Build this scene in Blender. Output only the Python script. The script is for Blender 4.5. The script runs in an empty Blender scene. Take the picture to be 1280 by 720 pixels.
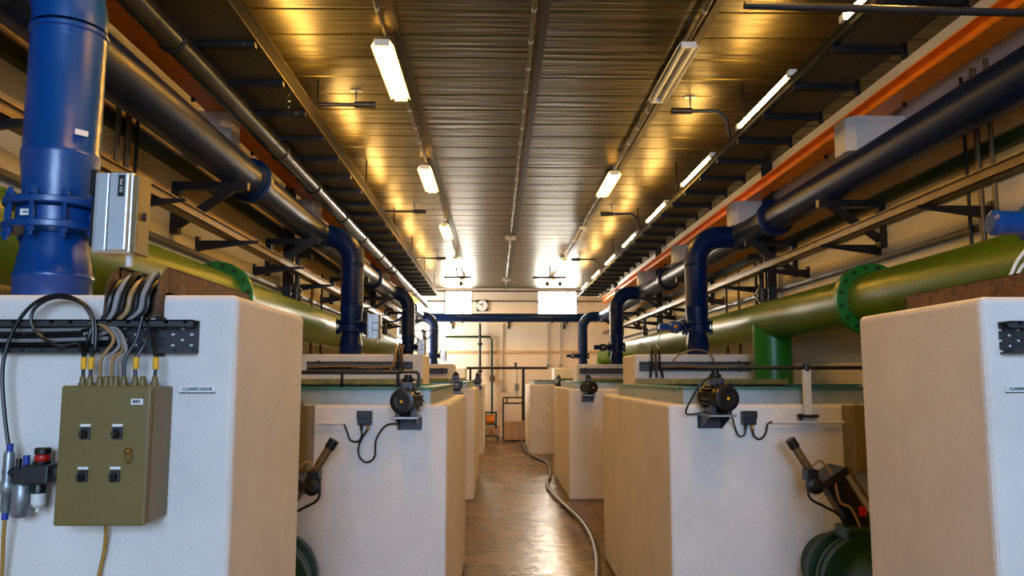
import bpy, bmesh, math, random
from mathutils import Vector, Matrix
random.seed(7)
C = bpy.context.scene.collection
PI = math.pi
H = 1.6                                   # eye height
# ------------------------------------------------------------------ camera
F = 980.0; PHI = math.radians(6.52); PSI = math.radians(1.161)
cd = bpy.data.cameras.new('camera'); cam = bpy.data.objects.new('camera', cd); C.objects.link(cam)
cd.sensor_width = 36; cd.lens = F / 1280 * 36; cd.clip_start = .05; cd.clip_end = 200
cam.location = (0, 0, H); cam.rotation_euler = (PI/2 + PHI, 0, -PSI)
bpy.context.scene.camera = cam
_r = Vector((math.cos(PSI), -math.sin(PSI), 0))
_f = Vector((math.sin(PSI)*math.cos(PHI), math.cos(PSI)*math.cos(PHI), math.sin(PHI)))
_u = Vector((-math.sin(PSI)*math.sin(PHI), -math.cos(PSI)*math.sin(PHI), math.cos(PHI)))
def ray(px, py): return _f*F + _r*(px-640) + _u*(360-py)
def at(px, py, Y): d = ray(px, py); return Vector((0, 0, H)) + d*(Y/d.y)
def at_z(px, py, z): d = ray(px, py); return Vector((0, 0, H)) + d*((z-H)/d.z)

# ------------------------------------------------------------------ materials
def lin(c): return tuple(((v/12.92) if v <= .04045 else ((v+.055)/1.055)**2.4) for v in c)
def mat(name, col, rough=.5, metal=0, var=.12, vscale=6, bump=0, bscale=40, col2=None, spec=.5, rvar=0, stretch=None):
    m = bpy.data.materials.new(name); m.use_nodes = True
    n = m.node_tree.nodes; l = m.node_tree.links; b = n['Principled BSDF']
    b.inputs['Roughness'].default_value = rough; b.inputs['Metallic'].default_value = metal
    b.inputs['Specular IOR Level'].default_value = spec
    tc = n.new('ShaderNodeTexCoord'); mp = n.new('ShaderNodeMapping'); l.new(tc.outputs['Object'], mp.inputs['Vector'])
    if stretch: mp.inputs['Scale'].default_value = stretch
    no = n.new('ShaderNodeTexNoise'); no.inputs['Scale'].default_value = vscale; no.inputs['Detail'].default_value = 6
    no.inputs['Roughness'].default_value = .65
    l.new(mp.outputs[0], no.inputs['Vector'])
    cr = n.new('ShaderNodeValToRGB')
    c = lin(col); c2 = lin(col2) if col2 else tuple(max(0, v*(1-var*2.2)) for v in c)
    cr.color_ramp.elements[0].position = .3; cr.color_ramp.elements[1].position = .62
    cr.color_ramp.elements[0].color = (*c2, 1); cr.color_ramp.elements[1].color = (*c, 1)
    l.new(no.outputs['Fac'], cr.inputs[0]); l.new(cr.outputs[0], b.inputs['Base Color'])
    if rvar:
        mr = n.new('ShaderNodeMapRange'); mr.inputs[3].default_value = max(.02, rough-rvar); mr.inputs[4].default_value = rough+rvar
        l.new(no.outputs['Fac'], mr.inputs[0]); l.new(mr.outputs[0], b.inputs['Roughness'])
    if bump:
        n2 = n.new('ShaderNodeTexNoise'); n2.inputs['Scale'].default_value = bscale; n2.inputs['Detail'].default_value = 5
        l.new(mp.outputs[0], n2.inputs['Vector'])
        bp = n.new('ShaderNodeBump'); bp.inputs['Strength'].default_value = bump; bp.inputs['Distance'].default_value = .01
        l.new(n2.outputs['Fac'], bp.inputs['Height']); l.new(bp.outputs[0], b.inputs['Normal'])
    return m
def emis(name, col, k):
    m = bpy.data.materials.new(name); m.use_nodes = True; n = m.node_tree.nodes
    b = n['Principled BSDF']; b.inputs['Base Color'].default_value = (*col, 1)
    b.inputs['Emission Color'].default_value = (*col, 1); b.inputs['Emission Strength'].default_value = k
    return m

M = {}
M['plaster'] = mat('whitewashed_concrete', (.90, .875, .84), .8, 0, .07, 2.2, .4, 95)
M['blue'] = mat('blue_paint', (.0, .26, .54), .3, 0, .1, 5, .12, 22, spec=.6)
M['navy'] = mat('dark_blue_paint', (.03, .13, .31), .36, 0, .12, 4, .06, 20, spec=.16)
M['green'] = mat('green_paint', (.29, .43, .02), .36, 0, .1, 3, .05, 12, spec=.4)
M['bgreen'] = mat('bright_green_paint', (.05, .45, .12), .35, 0, .12, 9, .05, 30)
M['dgreen'] = mat('dark_green_paint', (.05, .20, .03), .42, 0, .15, 14)
M['orange'] = mat('orange_paint', (1.0, .58, .06), .42, 0, .14, 7, .05, 30)
M['black'] = mat('black_plastic', (.045, .045, .05), .38, 0, .1, 20)
M['blackpaint'] = mat('black_painted_steel', (.075, .07, .065), .45, .2, .2, 12)
M['matblack'] = mat('matt_black_steel', (.06, .05, .04), .75, 0, .2, 12, spec=.2)
M['steel'] = mat('galvanised_steel', (.58, .60, .62), .38, .7, .15, 12)
M['rust'] = mat('rusty_steel', (.38, .27, .17), .7, .15, .3, 26, .4, 60, col2=(.17, .10, .06))
M['railsteel'] = mat('brown_steel_rail', (.44, .36, .23), .42, .35, .2, 9)
M['tray'] = None
M['panel'] = mat('beige_enamel', (.45, .38, .19), .4, 0, .06, 5, .04, 120)
M['alu'] = mat('brushed_aluminium', (.80, .84, .88), .3, .55, .06, 6)
M['white'] = mat('white_plastic', (.86, .86, .84), .45, 0, .05, 8)
M['label'] = mat('white_label', (.9, .9, .88), .55, 0, .03, 8)
M['ink'] = mat('black_ink', (.03, .03, .03), .6, 0, .02, 8)
M['grey'] = mat('grey_plastic', (.5, .5, .48), .45, 0, .06, 10)
M['dgrey'] = mat('dark_grey_metal', (.20, .20, .21), .36, .4, .15, 14)
M['red'] = mat('red_plastic', (.72, .09, .05), .4, 0, .05, 10)
M['yellow'] = mat('yellow_plastic', (.93, .68, .05), .5, 0, .05, 10)
M['ytube'] = mat('amber_tube', (.66, .50, .20), .35, 0, .06, 8)
M['copper'] = mat('tan_cable', (.62, .48, .30), .45, 0, .06, 10)
M['greycab'] = mat('grey_cable', (.55, .54, .53), .45, 0, .06, 10)
M['blueplastic'] = mat('blue_fitting', (.05, .22, .6), .4, 0, .05, 10)
M['rimsteel'] = mat('grey_painted_steel', (.60, .66, .68), .45, .1, .1, 5)
M['teal'] = mat('teal_paint', (.20, .47, .36), .5, 0, .25, 9, .1, 30)
M['deck'] = mat('mossy_grating', (.52, .50, .22), .6, 0, .25, 10, .2, 40)
M['hose'] = mat('grey_rubber_hose', (.20, .195, .19), .33, 0, .1, 8)
M['silver'] = mat('dull_steel_pipe', (.34, .34, .34), .27, .75, .2, 5, .04, 30)
M['brass'] = mat('brass', (.72, .52, .2), .3, .8, .1, 12)
M['brownrod'] = mat('weathered_steel_rod', (.50, .38, .22), .45, .3, .2, 14)
M['darkceil'] = mat('dark_conduit', (.17, .13, .08), .45, .4, .15, 10)
M['tan'] = mat('tan_painted_steel', (.78, .62, .43), .5, 0, .1, 8)

# perforated sheet: real see-through holes in the sheet
def perforated(name='perforated_steel', ax=(0, 1), per=(.075, .085), thr=.62, col=(.15, .13, .105)):
    m = bpy.data.materials.new(name); m.use_nodes = True; n = m.node_tree.nodes; l = m.node_tree.links
    b = n['Principled BSDF']; b.inputs['Base Color'].default_value = (*col, 1); b.inputs['Roughness'].default_value = .5
    b.inputs['Metallic'].default_value = .3
    tc = n.new('ShaderNodeTexCoord'); sp = n.new('ShaderNodeSeparateXYZ'); l.new(tc.outputs['Object'], sp.inputs[0])
    def sn(o, k):
        a = n.new('ShaderNodeMath'); a.operation = 'MULTIPLY'; a.inputs[1].default_value = k; l.new(o, a.inputs[0])
        s = n.new('ShaderNodeMath'); s.operation = 'SINE'; l.new(a.outputs[0], s.inputs[0]); return s.outputs[0]
    p = n.new('ShaderNodeMath'); p.operation = 'MULTIPLY'
    l.new(sn(sp.outputs[ax[0]], 2*PI/per[0]), p.inputs[0]); l.new(sn(sp.outputs[ax[1]], 2*PI/per[1]), p.inputs[1])
    g = n.new('ShaderNodeMath'); g.operation = 'GREATER_THAN'; g.inputs[1].default_value = .72; l.new(p.outputs[0], g.inputs[0])
    t = n.new('ShaderNodeBsdfTransparent'); mx = n.new('ShaderNodeMixShader')
    l.new(g.outputs[0], mx.inputs[0]); l.new(b.outputs[0], mx.inputs[1]); l.new(t.outputs[0], mx.inputs[2])
    l.new(mx.outputs[0], n['Material Output'].inputs['Surface'])
    return m
M['tray'] = perforated()
M['slotted'] = perforated('slotted_steel', (0, 2), (.055, .032), .955, (.03, .03, .032))

def floor_mat():
    m = mat('painted_concrete_floor', (.43, .315, .125), .27, 0, .2, 1.3, 0, rvar=.10, col2=(.27, .19, .07), spec=.5)
    n = m.node_tree.nodes; l = m.node_tree.links; b = n['Principled BSDF']
    tc = n.new('ShaderNodeTexCoord'); mp = n.new('ShaderNodeMapping'); l.new(tc.outputs['Object'], mp.inputs[0])
    mp.inputs['Scale'].default_value = (1.3, 5.5, 1)
    no = n.new('ShaderNodeTexNoise'); no.inputs['Scale'].default_value = 1.6; no.inputs['Detail'].default_value = 4
    l.new(mp.outputs[0], no.inputs['Vector'])
    bp = n.new('ShaderNodeBump'); bp.inputs['Strength'].default_value = .5; bp.inputs['Distance'].default_value = .02
    l.new(no.outputs['Fac'], bp.inputs['Height']); l.new(bp.outputs[0], b.inputs['Normal'])
    return m
M['floor'] = floor_mat()

def ceil_mat():
    m = mat('ribbed_metal_ceiling', (.36, .32, .16), .38, .85, .25, 1.0, 0, col2=(.24, .205, .095), rvar=.05, stretch=(.5, 7, 1))
    n = m.node_tree.nodes; l = m.node_tree.links; b = n['Principled BSDF']
    tc = n.new('ShaderNodeTexCoord'); mp = n.new('ShaderNodeMapping'); l.new(tc.outputs['Object'], mp.inputs[0])
    mp.inputs['Scale'].default_value = (.35, 6, 1)
    no = n.new('ShaderNodeTexNoise'); no.inputs['Scale'].default_value = 2.2; no.inputs['Detail'].default_value = 5
    l.new(mp.outputs[0], no.inputs['Vector'])
    bp = n.new('ShaderNodeBump'); bp.inputs['Strength'].default_value = .3; bp.inputs['Distance'].default_value = .03
    l.new(no.outputs['Fac'], bp.inputs['Height']); l.new(bp.outputs[0], b.inputs['Normal'])
    return m
M['ceiling'] = ceil_mat()

def wall_mat(name, bands):
    """colour bands by height (paint, with some light tone in the side walls), bands = [(z_top, colour)...] low to high"""
    m = mat(name, (.8, .8, .8), .75, 0, .1, 2, .3, 45)
    n = m.node_tree.nodes; l = m.node_tree.links; b = n['Principled BSDF']
    tc = n.new('ShaderNodeTexCoord'); sp = n.new('ShaderNodeSeparateXYZ'); l.new(tc.outputs['Object'], sp.inputs[0])
    mr = n.new('ShaderNodeMapRange'); mr.inputs[1].default_value = 0; mr.inputs[2].default_value = 5
    l.new(sp.outputs[2], mr.inputs[0])
    cr = n.new('ShaderNodeValToRGB'); cr.color_ramp.interpolation = 'CONSTANT'; e = cr.color_ramp.elements
    e[0].position = 0; e[0].color = (*lin(bands[0][1]), 1)
    e[1].position = bands[0][0]/5; e[1].color = (*lin(bands[1][1]), 1)
    for i in range(1, len(bands)-1):
        x = e.new(bands[i][0]/5); x.color = (*lin(bands[i+1][1]), 1)
    l.new(mr.outputs[0], cr.inputs[0])
    no = [k for k in n if k.type == 'TEX_NOISE'][0]
    mx = n.new('ShaderNodeMix'); mx.data_type = 'RGBA'; mx.blend_type = 'MULTIPLY'; mx.inputs[0].default_value = .2
    l.new(cr.outputs[0], mx.inputs[6]); l.new(no.outputs['Fac'], mx.inputs[7])
    l.new(mx.outputs[2], b.inputs['Base Color'])
    return m
M['wallside'] = wall_mat('side_wall_paint_and_light', [(2.92, (.88, .85, .78)), (3.58, (.96, .79, .50)), (9, (.93, .92, .90))])  # tan against white is part paint, part warm light put into the colour
M['wallend'] = wall_mat('end_wall_paint', [(2.3, (.93, .85, .74)), (9, (.94, .88, .78))])
M['glass'] = bpy.data.materials.new('window_glass'); M['glass'].use_nodes = True
_n = M['glass'].node_tree.nodes; _l = M['glass'].node_tree.links
_t = _n.new('ShaderNodeBsdfTransparent'); _g = _n.new('ShaderNodeBsdfGlossy'); _g.inputs['Roughness'].default_value = .05
_m = _n.new('ShaderNodeMixShader'); _m.inputs[0].default_value = .06
_l.new(_t.outputs[0], _m.inputs[1]); _l.new(_g.outputs[0], _m.inputs[2]); _l.new(_m.outputs[0], _n['Material Output'].inputs['Surface'])
WARM = (1.0, .58, .17)
M['tube'] = emis('lit_tube', WARM, 160)
M['lamp'] = emis('lit_lamp', (1.0, .515, .075), 125)

# ------------------------------------------------------------------ mesh builder
class MB:
    def __init__(s): s.v = []; s.f = []; s.sm = []
    def _add(s, vs, fs, smooth):
        o = len(s.v); s.v += [Vector(v) for v in vs]
        for f in fs: s.f.append([i+o for i in f])
        s.sm += (smooth if isinstance(smooth, list) else [smooth]*len(fs))
    def bm(s, b, smooth=False, mtx=None):
        b.verts.index_update()
        s._add([(mtx @ v.co) if mtx else v.co.copy() for v in b.verts], [[v.index for v in f.verts] for f in b.faces], smooth)
        b.free(); return s
    def box(s, x0, x1, y0, y1, z0, z1, bev=0, seg=2, mtx=None):
        b = bmesh.new()
        bmesh.ops.create_cube(b, size=1)
        for v in b.verts:
            v.co = Vector(((x0+x1)/2 + v.co.x*(x1-x0), (y0+y1)/2 + v.co.y*(y1-y0), (z0+z1)/2 + v.co.z*(z1-z0)))
        if bev: bmesh.ops.bevel(b, geom=b.edges[:], offset=bev, segments=seg, profile=.5, affect='EDGES')
        return s.bm(b, False, mtx)
    def lathe(s, o, d, prof, seg=24, smooth=True, caps=True):
        o = Vector(o); d = Vector(d).normalized()
        a = d.orthogonal().normalized(); c = d.cross(a)
        vs = []; fs = []; sm = []
        for r, h in prof:
            for k in range(seg):
                t = 2*PI*k/seg; vs.append(o + d*h + (a*math.cos(t) + c*math.sin(t))*r)
        for i in range(len(prof)-1):
            sharp = abs(prof[i][1]-prof[i+1][1]) < 1e-6
            for k in range(seg):
                k2 = (k+1) % seg
                fs.append([i*seg+k, i*seg+k2, (i+1)*seg+k2, (i+1)*seg+k]); sm.append(smooth and not sharp)
        if caps:
            fs.append([k for k in range(seg)][::-1]); sm.append(False)
            q = (len(prof)-1)*seg; fs.append([q+k for k in range(seg)]); sm.append(False)
        # split shading at hard profile corners: duplicate ring verts where profile turns sharply
        s._add(vs, fs, sm); return s
    def cyl(s, p0, p1, r, r2=None, seg=20):
        p0 = Vector(p0); p1 = Vector(p1); L = (p1-p0).length
        return s.lathe(p0, p1-p0, [(r, 0), (r if r2 is None else r2, L)], seg)
    def tube(s, pts, r, seg=10, caps=True, radii=None):
        pts = [Vector(p) for p in pts]; n = len(pts)
        tg = []
        for i in range(n):
            t = pts[min(i+1, n-1)] - pts[max(i-1, 0)]
            tg.append(t.normalized() if t.length > 1e-9 else Vector((0, 0, 1)))
        a = tg[0].orthogonal().normalized(); vs = []; fs = []
        for i in range(n):
            a = (a - tg[i]*a.dot(tg[i])); a = a.normalized() if a.length > 1e-6 else tg[i].orthogonal().normalized()
            c = tg[i].cross(a); rr = radii[i] if radii else r
            for k in range(seg):
                t = 2*PI*k/seg; vs.append(pts[i] + (a*math.cos(t)+c*math.sin(t))*rr)
        for i in range(n-1):
            for k in range(seg):
                k2 = (k+1) % seg; fs.append([i*seg+k, i*seg+k2, (i+1)*seg+k2, (i+1)*seg+k])
        sm = [True]*len(fs)
        if caps:
            fs.append(list(range(seg))[::-1]); fs.append([(n-1)*seg+k for k in range(seg)]); sm += [False, False]
        s._add(vs, fs, sm); return s
    def prism(s, poly, ext):
        """poly: list of 3D points in one plane, ext: extrusion vector"""
        e = Vector(ext); n = len(poly); a = [Vector(p) for p in poly]
        vs = a + [p+e for p in a]
        fs = [list(range(n))[::-1], [n+i for i in range(n)]] + [[i, (i+1) % n, n+(i+1) % n, n+i] for i in range(n)]
        s._add(vs, fs, False); return s
    def sphere(s, c, r, sx=1, sy=1, sz=1, u=16, v=10):
        b = bmesh.new(); bmesh.ops.create_uvsphere(b, u_segments=u, v_segments=v, radius=r)
        for q in b.verts: q.co = Vector((q.co.x*sx, q.co.y*sy, q.co.z*sz)) + Vector(c)
        return s.bm(b, True)
    def build(s, name, m, parent=None, label=None, loc=None):
        me = bpy.data.meshes.new(name)
        off = Vector((0, 0, 0))
        if parent is not None: off = Vector(parent['_o'])
        elif loc is not None: off = Vector(loc)
        me.from_pydata([v-off for v in s.v], [], s.f)
        me.polygons.foreach_set('use_smooth', s.sm); me.update()
        b = bmesh.new(); b.from_mesh(me); bmesh.ops.recalc_face_normals(b, faces=b.faces)
        for e in b.edges:
            if len(e.link_faces) == 2 and e.calc_face_angle(0) > .7: e.smooth = False
        b.to_mesh(me); b.free()
        me.materials.append(M[m] if isinstance(m, str) else m)
        o = bpy.data.objects.new(name, me); C.objects.link(o)
        if parent is not None: o.parent = parent
        else: o.location = off
        o['_o'] = tuple(off)
        if label: o['label'] = label
        return o
def thing(name, label, cat, loc, group=None):
    o = bpy.data.objects.new(name, None); C.objects.link(o); o.location = loc; o.empty_display_size = .1
    o['_o'] = tuple(loc); o['label'] = label; o['category'] = cat
    if group: o['group'] = group
    return o
def tag(o, label, cat, group=None):
    o['label'] = label; o['category'] = cat
    if group: o['group'] = group
    return o
def struct(o, label=None):
    o['kind'] = 'structure'
    if label: o['label'] = label
    return o
def smooth_path(pts, n=8):
    p = [Vector(q) for q in pts]; out = []
    if len(p) < 3: return p
    q = [2*p[0]-p[1]] + p + [2*p[-1]-p[-2]]
    for i in range(1, len(q)-2):
        for k in range(n):
            t = k/n; a, b, c, d = q[i-1], q[i], q[i+1], q[i+2]
            out.append(.5*((2*b) + (c-a)*t + (2*a-5*b+4*c-d)*t*t + (3*b-a-3*c+d)*t**3))
    out.append(p[-1]); return out
def text(s, size, loc, rot, parent=None, name='lettering', m='ink', bold=.0):
    cu = bpy.data.curves.new(name, 'FONT'); cu.body = s; cu.size = size; cu.align_x = 'CENTER'; cu.align_y = 'CENTER'
    cu.extrude = .0006; cu.offset = bold
    o = bpy.data.objects.new('tmp', cu); C.objects.link(o)
    dg = bpy.context.evaluated_depsgraph_get(); dg.update()
    me = bpy.data.meshes.new_from_object(o.evaluated_get(dg)); bpy.data.objects.remove(o)
    me.name = name; me.materials.clear(); me.materials.append(M[m])
    mt = Matrix.Translation(loc) @ Matrix.Rotation(rot[2], 4, 'Z') @ Matrix.Rotation(rot[0], 4, 'X') @ Matrix.Rotation(rot[1], 4, 'Z')
    off = Vector(parent['_o']) if parent is not None else Vector((0, 0, 0))
    me.transform(Matrix.Translation(-off) @ mt)
    o = bpy.data.objects.new(name, me); C.objects.link(o); o['_o'] = tuple(off)
    if parent is not None: o.parent = parent
    return o
FACE = (PI/2, 0, 0)           # text standing up, read from the camera side (-y)
ORD = ['nearest', 'second', 'third', 'fourth', 'fifth', 'sixth', 'seventh', 'eighth', 'ninth', 'tenth', 'eleventh', 'twelfth',
       'thirteenth', 'fourteenth', 'fifteenth', 'sixteenth', 'seventeenth', 'eighteenth']
def nth(i): return 'nearest' if i == 0 else ORD[i] + ' nearest'

# ------------------------------------------------------------------ the room
XL, XR, YB, YE, ZC = -2.42, 3.20, -5.0, 21.8, 4.08
struct(MB().box(XL-.3, XR+.3, YB-.3, YE+.3, -.2, 0).build('floor', 'floor'))
# ceiling: corrugated sheet with cross ribs every 0.3 m
mb = MB(); prof = []
y = YB-.3
while y < YE+.3:
    prof += [(y, ZC), (y+.372, ZC), (y+.378, ZC+.010), (y+.392, ZC+.010), (y+.398, ZC)]; y += .4
poly = [Vector((XL-.3, p[0], p[1])) for p in prof] + [Vector((XR+.3, p[0], p[1])) for p in prof]
n = len(prof)
mb._add(poly, [[i, i+1, n+i+1, n+i] for i in range(n-1)], False)
mb.box(XL-.3, XR+.3, YB-.3, YE+.3, ZC+.05, ZC+.2)
struct(mb.build('ceiling', 'ceiling'))
def wall_with_holes(name, x0, x1, y0, y1, z1, holes, axis, m):
    """wall slab from floor to z1; holes = (a0,a1,z0,z1) along the wall"""
    mb = MB(); hs = sorted(holes); lo, hi = ((y0, y1) if axis == 'y' else (x0, x1)); c = lo
    def slab(a, b, z0, zz):
        if b-a < 1e-4 or zz-z0 < 1e-4: return
        if axis == 'y': mb.box(x0, x1, a, b, z0, zz)
        else: mb.box(a, b, y0, y1, z0, zz)
    for a0, a1, b0, b1 in hs:
        slab(c, a0, 0, z1); slab(a0, a1, 0, b0); slab(a0, a1, b1, z1); c = a1
    slab(c, hi, 0, z1)
    return struct(mb.build(name, m))
SW2 = (19.3, 21.5, 2.1, 3.8)  # opening added out of sight to light the end wall
SW = [(-3.9, -1.2, 1.0, 3.3)]
wall_with_holes('wall_left', XL-.2, XL, YB, YE, ZC+.1, SW+[SW2], 'y', 'wallside')
wall_with_holes('wall_right', XR, XR+.2, YB, YE, ZC+.1, SW, 'y', 'wallside')
EW = [(-1.45, -.66, 3.30, 4.02), (1.15, 2.28, 3.30, 4.02)]
wall_with_holes('wall_back', XL-.2, XR+.2, YE, YE+.2, ZC+.1, EW, 'x', 'wallend')
FW = [(-1.1, 1.7, 1.9, 3.85)]
wall_with_holes('wall_front', XL-.2, XR+.2, YB-.2, YB, ZC+.1, FW, 'x', 'plaster')
for i, (a, b, z0, z1) in enumerate(EW):
    mb = MB(); t = .02; y0, y1 = YE+.04, YE+.10
    mb.box(a, b, y0, y1, z0, z0+.04).box(a, b, y0, y1, z1-.04, z1).box(a, a+.04, y0, y1, z0, z1).box(b-.04, b, y0, y1, z0, z1)
    for k in ((.5,) if i == 0 else (.42, .76)): mb.box(a+(b-a)*k-.012, a+(b-a)*k+.012, y0, y1, z0, z1)
    mb.box(a, b, y0, y1, z0+.35, z0+.37)
    w = struct(mb.build('window_%d' % (i+1), 'steel'), ('left' if i == 0 else 'right') + ' high window in the end wall')
    MB().box(a+.03, b-.03, YE+.065, YE+.07, z0+.03, z1-.03).build('pane', 'glass', w)
for i, (x0, x1) in enumerate(((XL-.14, XL-.06), (XR+.06, XR+.14))):
    a, b, z0, z1 = SW[0]; mb = MB()
    mb.box(x0, x1, a, b, z0, z0+.05).box(x0, x1, a, b, z1-.05, z1).box(x0, x1, a, a+.05, z0, z1).box(x0, x1, b-.05, b, z0, z1)
    mb.box(x0, x1, (a+b)/2-.02, (a+b)/2+.02, z0, z1)
    w = struct(mb.build('window_%d' % (i+3), 'steel'))
    MB().box((x0+x1)/2-.003, (x0+x1)/2+.003, a+.04, b-.04, z0+.04, z1-.04).build('pane', 'glass', w)
a, b, z0, z1 = SW2; x0, x1 = XL-.14, XL-.06; mb = MB()
mb.box(x0, x1, a, b, z0, z0+.05).box(x0, x1, a, b, z1-.05, z1).box(x0, x1, a, a+.05, z0, z1).box(x0, x1, b-.05, b, z0, z1).box(x0, x1, (a+b)/2-.02, (a+b)/2+.02, z0, z1)
w = struct(mb.build('window_5', 'steel'), 'added window hidden at the far end of the left wall')
MB().box((x0+x1)/2-.003, (x0+x1)/2+.003, a+.04, b-.04, z0+.04, z1-.04).build('pane', 'glass', w)
# ledges / string courses on the walls
k = 1
for x0, x1 in ((XL, XL+.05), (XR-.05, XR)):
    struct(MB().box(x0, x1, YB, YE, 2.84, 2.94, .01).build('trim_%d' % k, 'plaster')); k += 1
    struct(MB().box(x0, x1, YB, YE, 2.56, 2.60, .006).build('trim_%d' % k, 'dgrey')); k += 1
struct(MB().box(XL, XR, YE-.04, YE, 2.27, 2.34, .006).build('trim_%d' % k, 'tan')); k += 1
for z in (3.98, 3.70): struct(MB().box(XL, XR, YE-.03, YE, z, z+.03).build('trim_%d' % k, 'dgrey')); k += 1

# ------------------------------------------------------------------ concrete chambers and filter tanks
TX = {'left': -.775, 'right': 1.483}; TXW = {'left': XL+.03, 'right': XR-.03}
TALL = [(2.36, 3.18), (8.4, 9.2), (14.45, 15.25), (20.2, 21.0)]
LOW = [(4.43, 7.2), (10.55, 13.3), (16.7, 19.35)]
LX = {'left': [-.272, -.285, -.26], 'right': [.97, .97, .72]}
TZ = 1.848
def chamber(side, i):
    y0, y1 = TALL[i]; a, b = sorted((TX[side], TXW[side]))
    lab = {0: 'large whitewashed concrete chamber filling the %s foreground' % side}.get(i, 'white concrete chamber with flat top on the %s, %s to the camera' % (side, nth(i)))
    o = MB().box(a, b, y0, y1, 0, TZ, .022, 3).build('concrete_chamber', 'plaster', None, None, ((a+b)/2, (y0+y1)/2, 0))
    tag(o, lab, 'concrete chamber', 'tall concrete chambers'); return o
def tank(side, i):
    y0, y1 = LOW[i]; xi = LX[side][i]; s = 1 if side == 'right' else -1
    xo = TXW[side]; a, b = sorted((xi, xo))
    t = thing('filter_tank', 'low white concrete tank with steel rim on the %s side, %s to the camera' % (side, nth(i)), 'tank', ((a+b)/2, (y0+y1)/2, 0), 'low filter tanks')
    MB().box(a, b, y0, y1, 0, 1.45, .02, 3).build('tank_body', 'plaster', t)
    ri = xi + s*.10; a, b = sorted((ri, xo)); ya, yb = y0+.07, y1-.3
    mb = MB(); w = .04
    mb.box(a, b, ya, ya+w, 1.448, 1.53).box(a, b, yb-w, yb, 1.448, 1.53)
    mb.box(ri if s > 0 else ri-w, ri+w if s > 0 else ri, ya+w, yb-w, 1.448, 1.53)
    mb.build('steel_rim', 'rimsteel', t)
    mb = MB(); w = .11
    mb.box(a, b, ya-.012, ya+w, 1.53, 1.545).box(a, b, yb-w, yb, 1.53, 1.545)
    mb.box(min(ri-s*.012, ri+s*w), max(ri-s*.012, ri+s*w), ya+w, yb-w, 1.53, 1.545)
    mb.build('rim_flange', 'teal', t)
    MB().box(a+.02, b-.02, ya+.02, yb-.02, 1.448, 1.50).build('cover_plate', 'deck', t)
    # walkway grating towards the chamber behind
    c0, c1 = sorted((TX[side], 2.48 if s > 0 else -1.72))
    MB().box(c0, c1, yb-.25, TALL[i+1][0]-.005, 1.545, 1.588).build('walkway_grating', 'deck', t)
    return t
CH = {}; TK = {}
for side in ('left', 'right'):
    for i in range(4): CH[side, i] = chamber(side, i)
    for i in range(3): TK[side, i] = tank(side, i)

# ------------------------------------------------------------------ dark blue headers, drop pipes and valves
HZ = H+1.595; HX = {'left': -2.01, 'right': 2.80}; HR = .138
DX = {'left': [-1.575, -1.62, -1.65, -1.63], 'right': [2.25, 2.27, 2.27, 2.27]}
DY = [2.80, 8.80, 14.75, 20.50]; DR = .125
def ring_bolts(mb, c, ax, r, n, br, bl):
    c = Vector(c); ax = Vector(ax).normalized(); a = ax.orthogonal().normalized(); q = ax.cross(a)
    for k in range(n):
        t = 2*PI*(k+.5)/n; p = c + (a*math.cos(t)+q*math.sin(t))*r
        mb.lathe(p-ax*bl/2, ax, [(br, 0), (br, bl)], 6, False)
    return mb
for side in ('left', 'right'):
    x = HX[side]
    t = thing('header_pipe', 'thick dark blue header pipe running along the %s wall above the brackets' % side, 'pipe', (x, 8, HZ))
    MB().cyl((x, YB+.5, HZ), (x, 20.62, HZ), HR, seg=40).build('pipe_run', 'navy', t)
    for yy in ((6.3,) if side == 'left' else (7.7,)) + (12.6, 18.2):
        MB().lathe((x, yy-.035, HZ), (0, 1, 0), [(HR+.004, -.05), (HR+.02, -.04), (HR+.02, -.01), (HR+.045, 0), (HR+.045, .03), (HR+.045, .04), (HR+.045, .07), (HR+.02, .08), (HR+.02, .11), (HR+.004, .12)], 32).build('flange', 'navy', t)
    for i in range(4):      # weld collars at the branches
        MB().lathe((x, DY[i]-.2, HZ), (0, 1, 0), [(HR, 0), (HR+.012, .02), (HR+.012, .38), (HR, .40)], 32).build('branch_collar', 'navy', t)
VZ = H+.565
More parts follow.
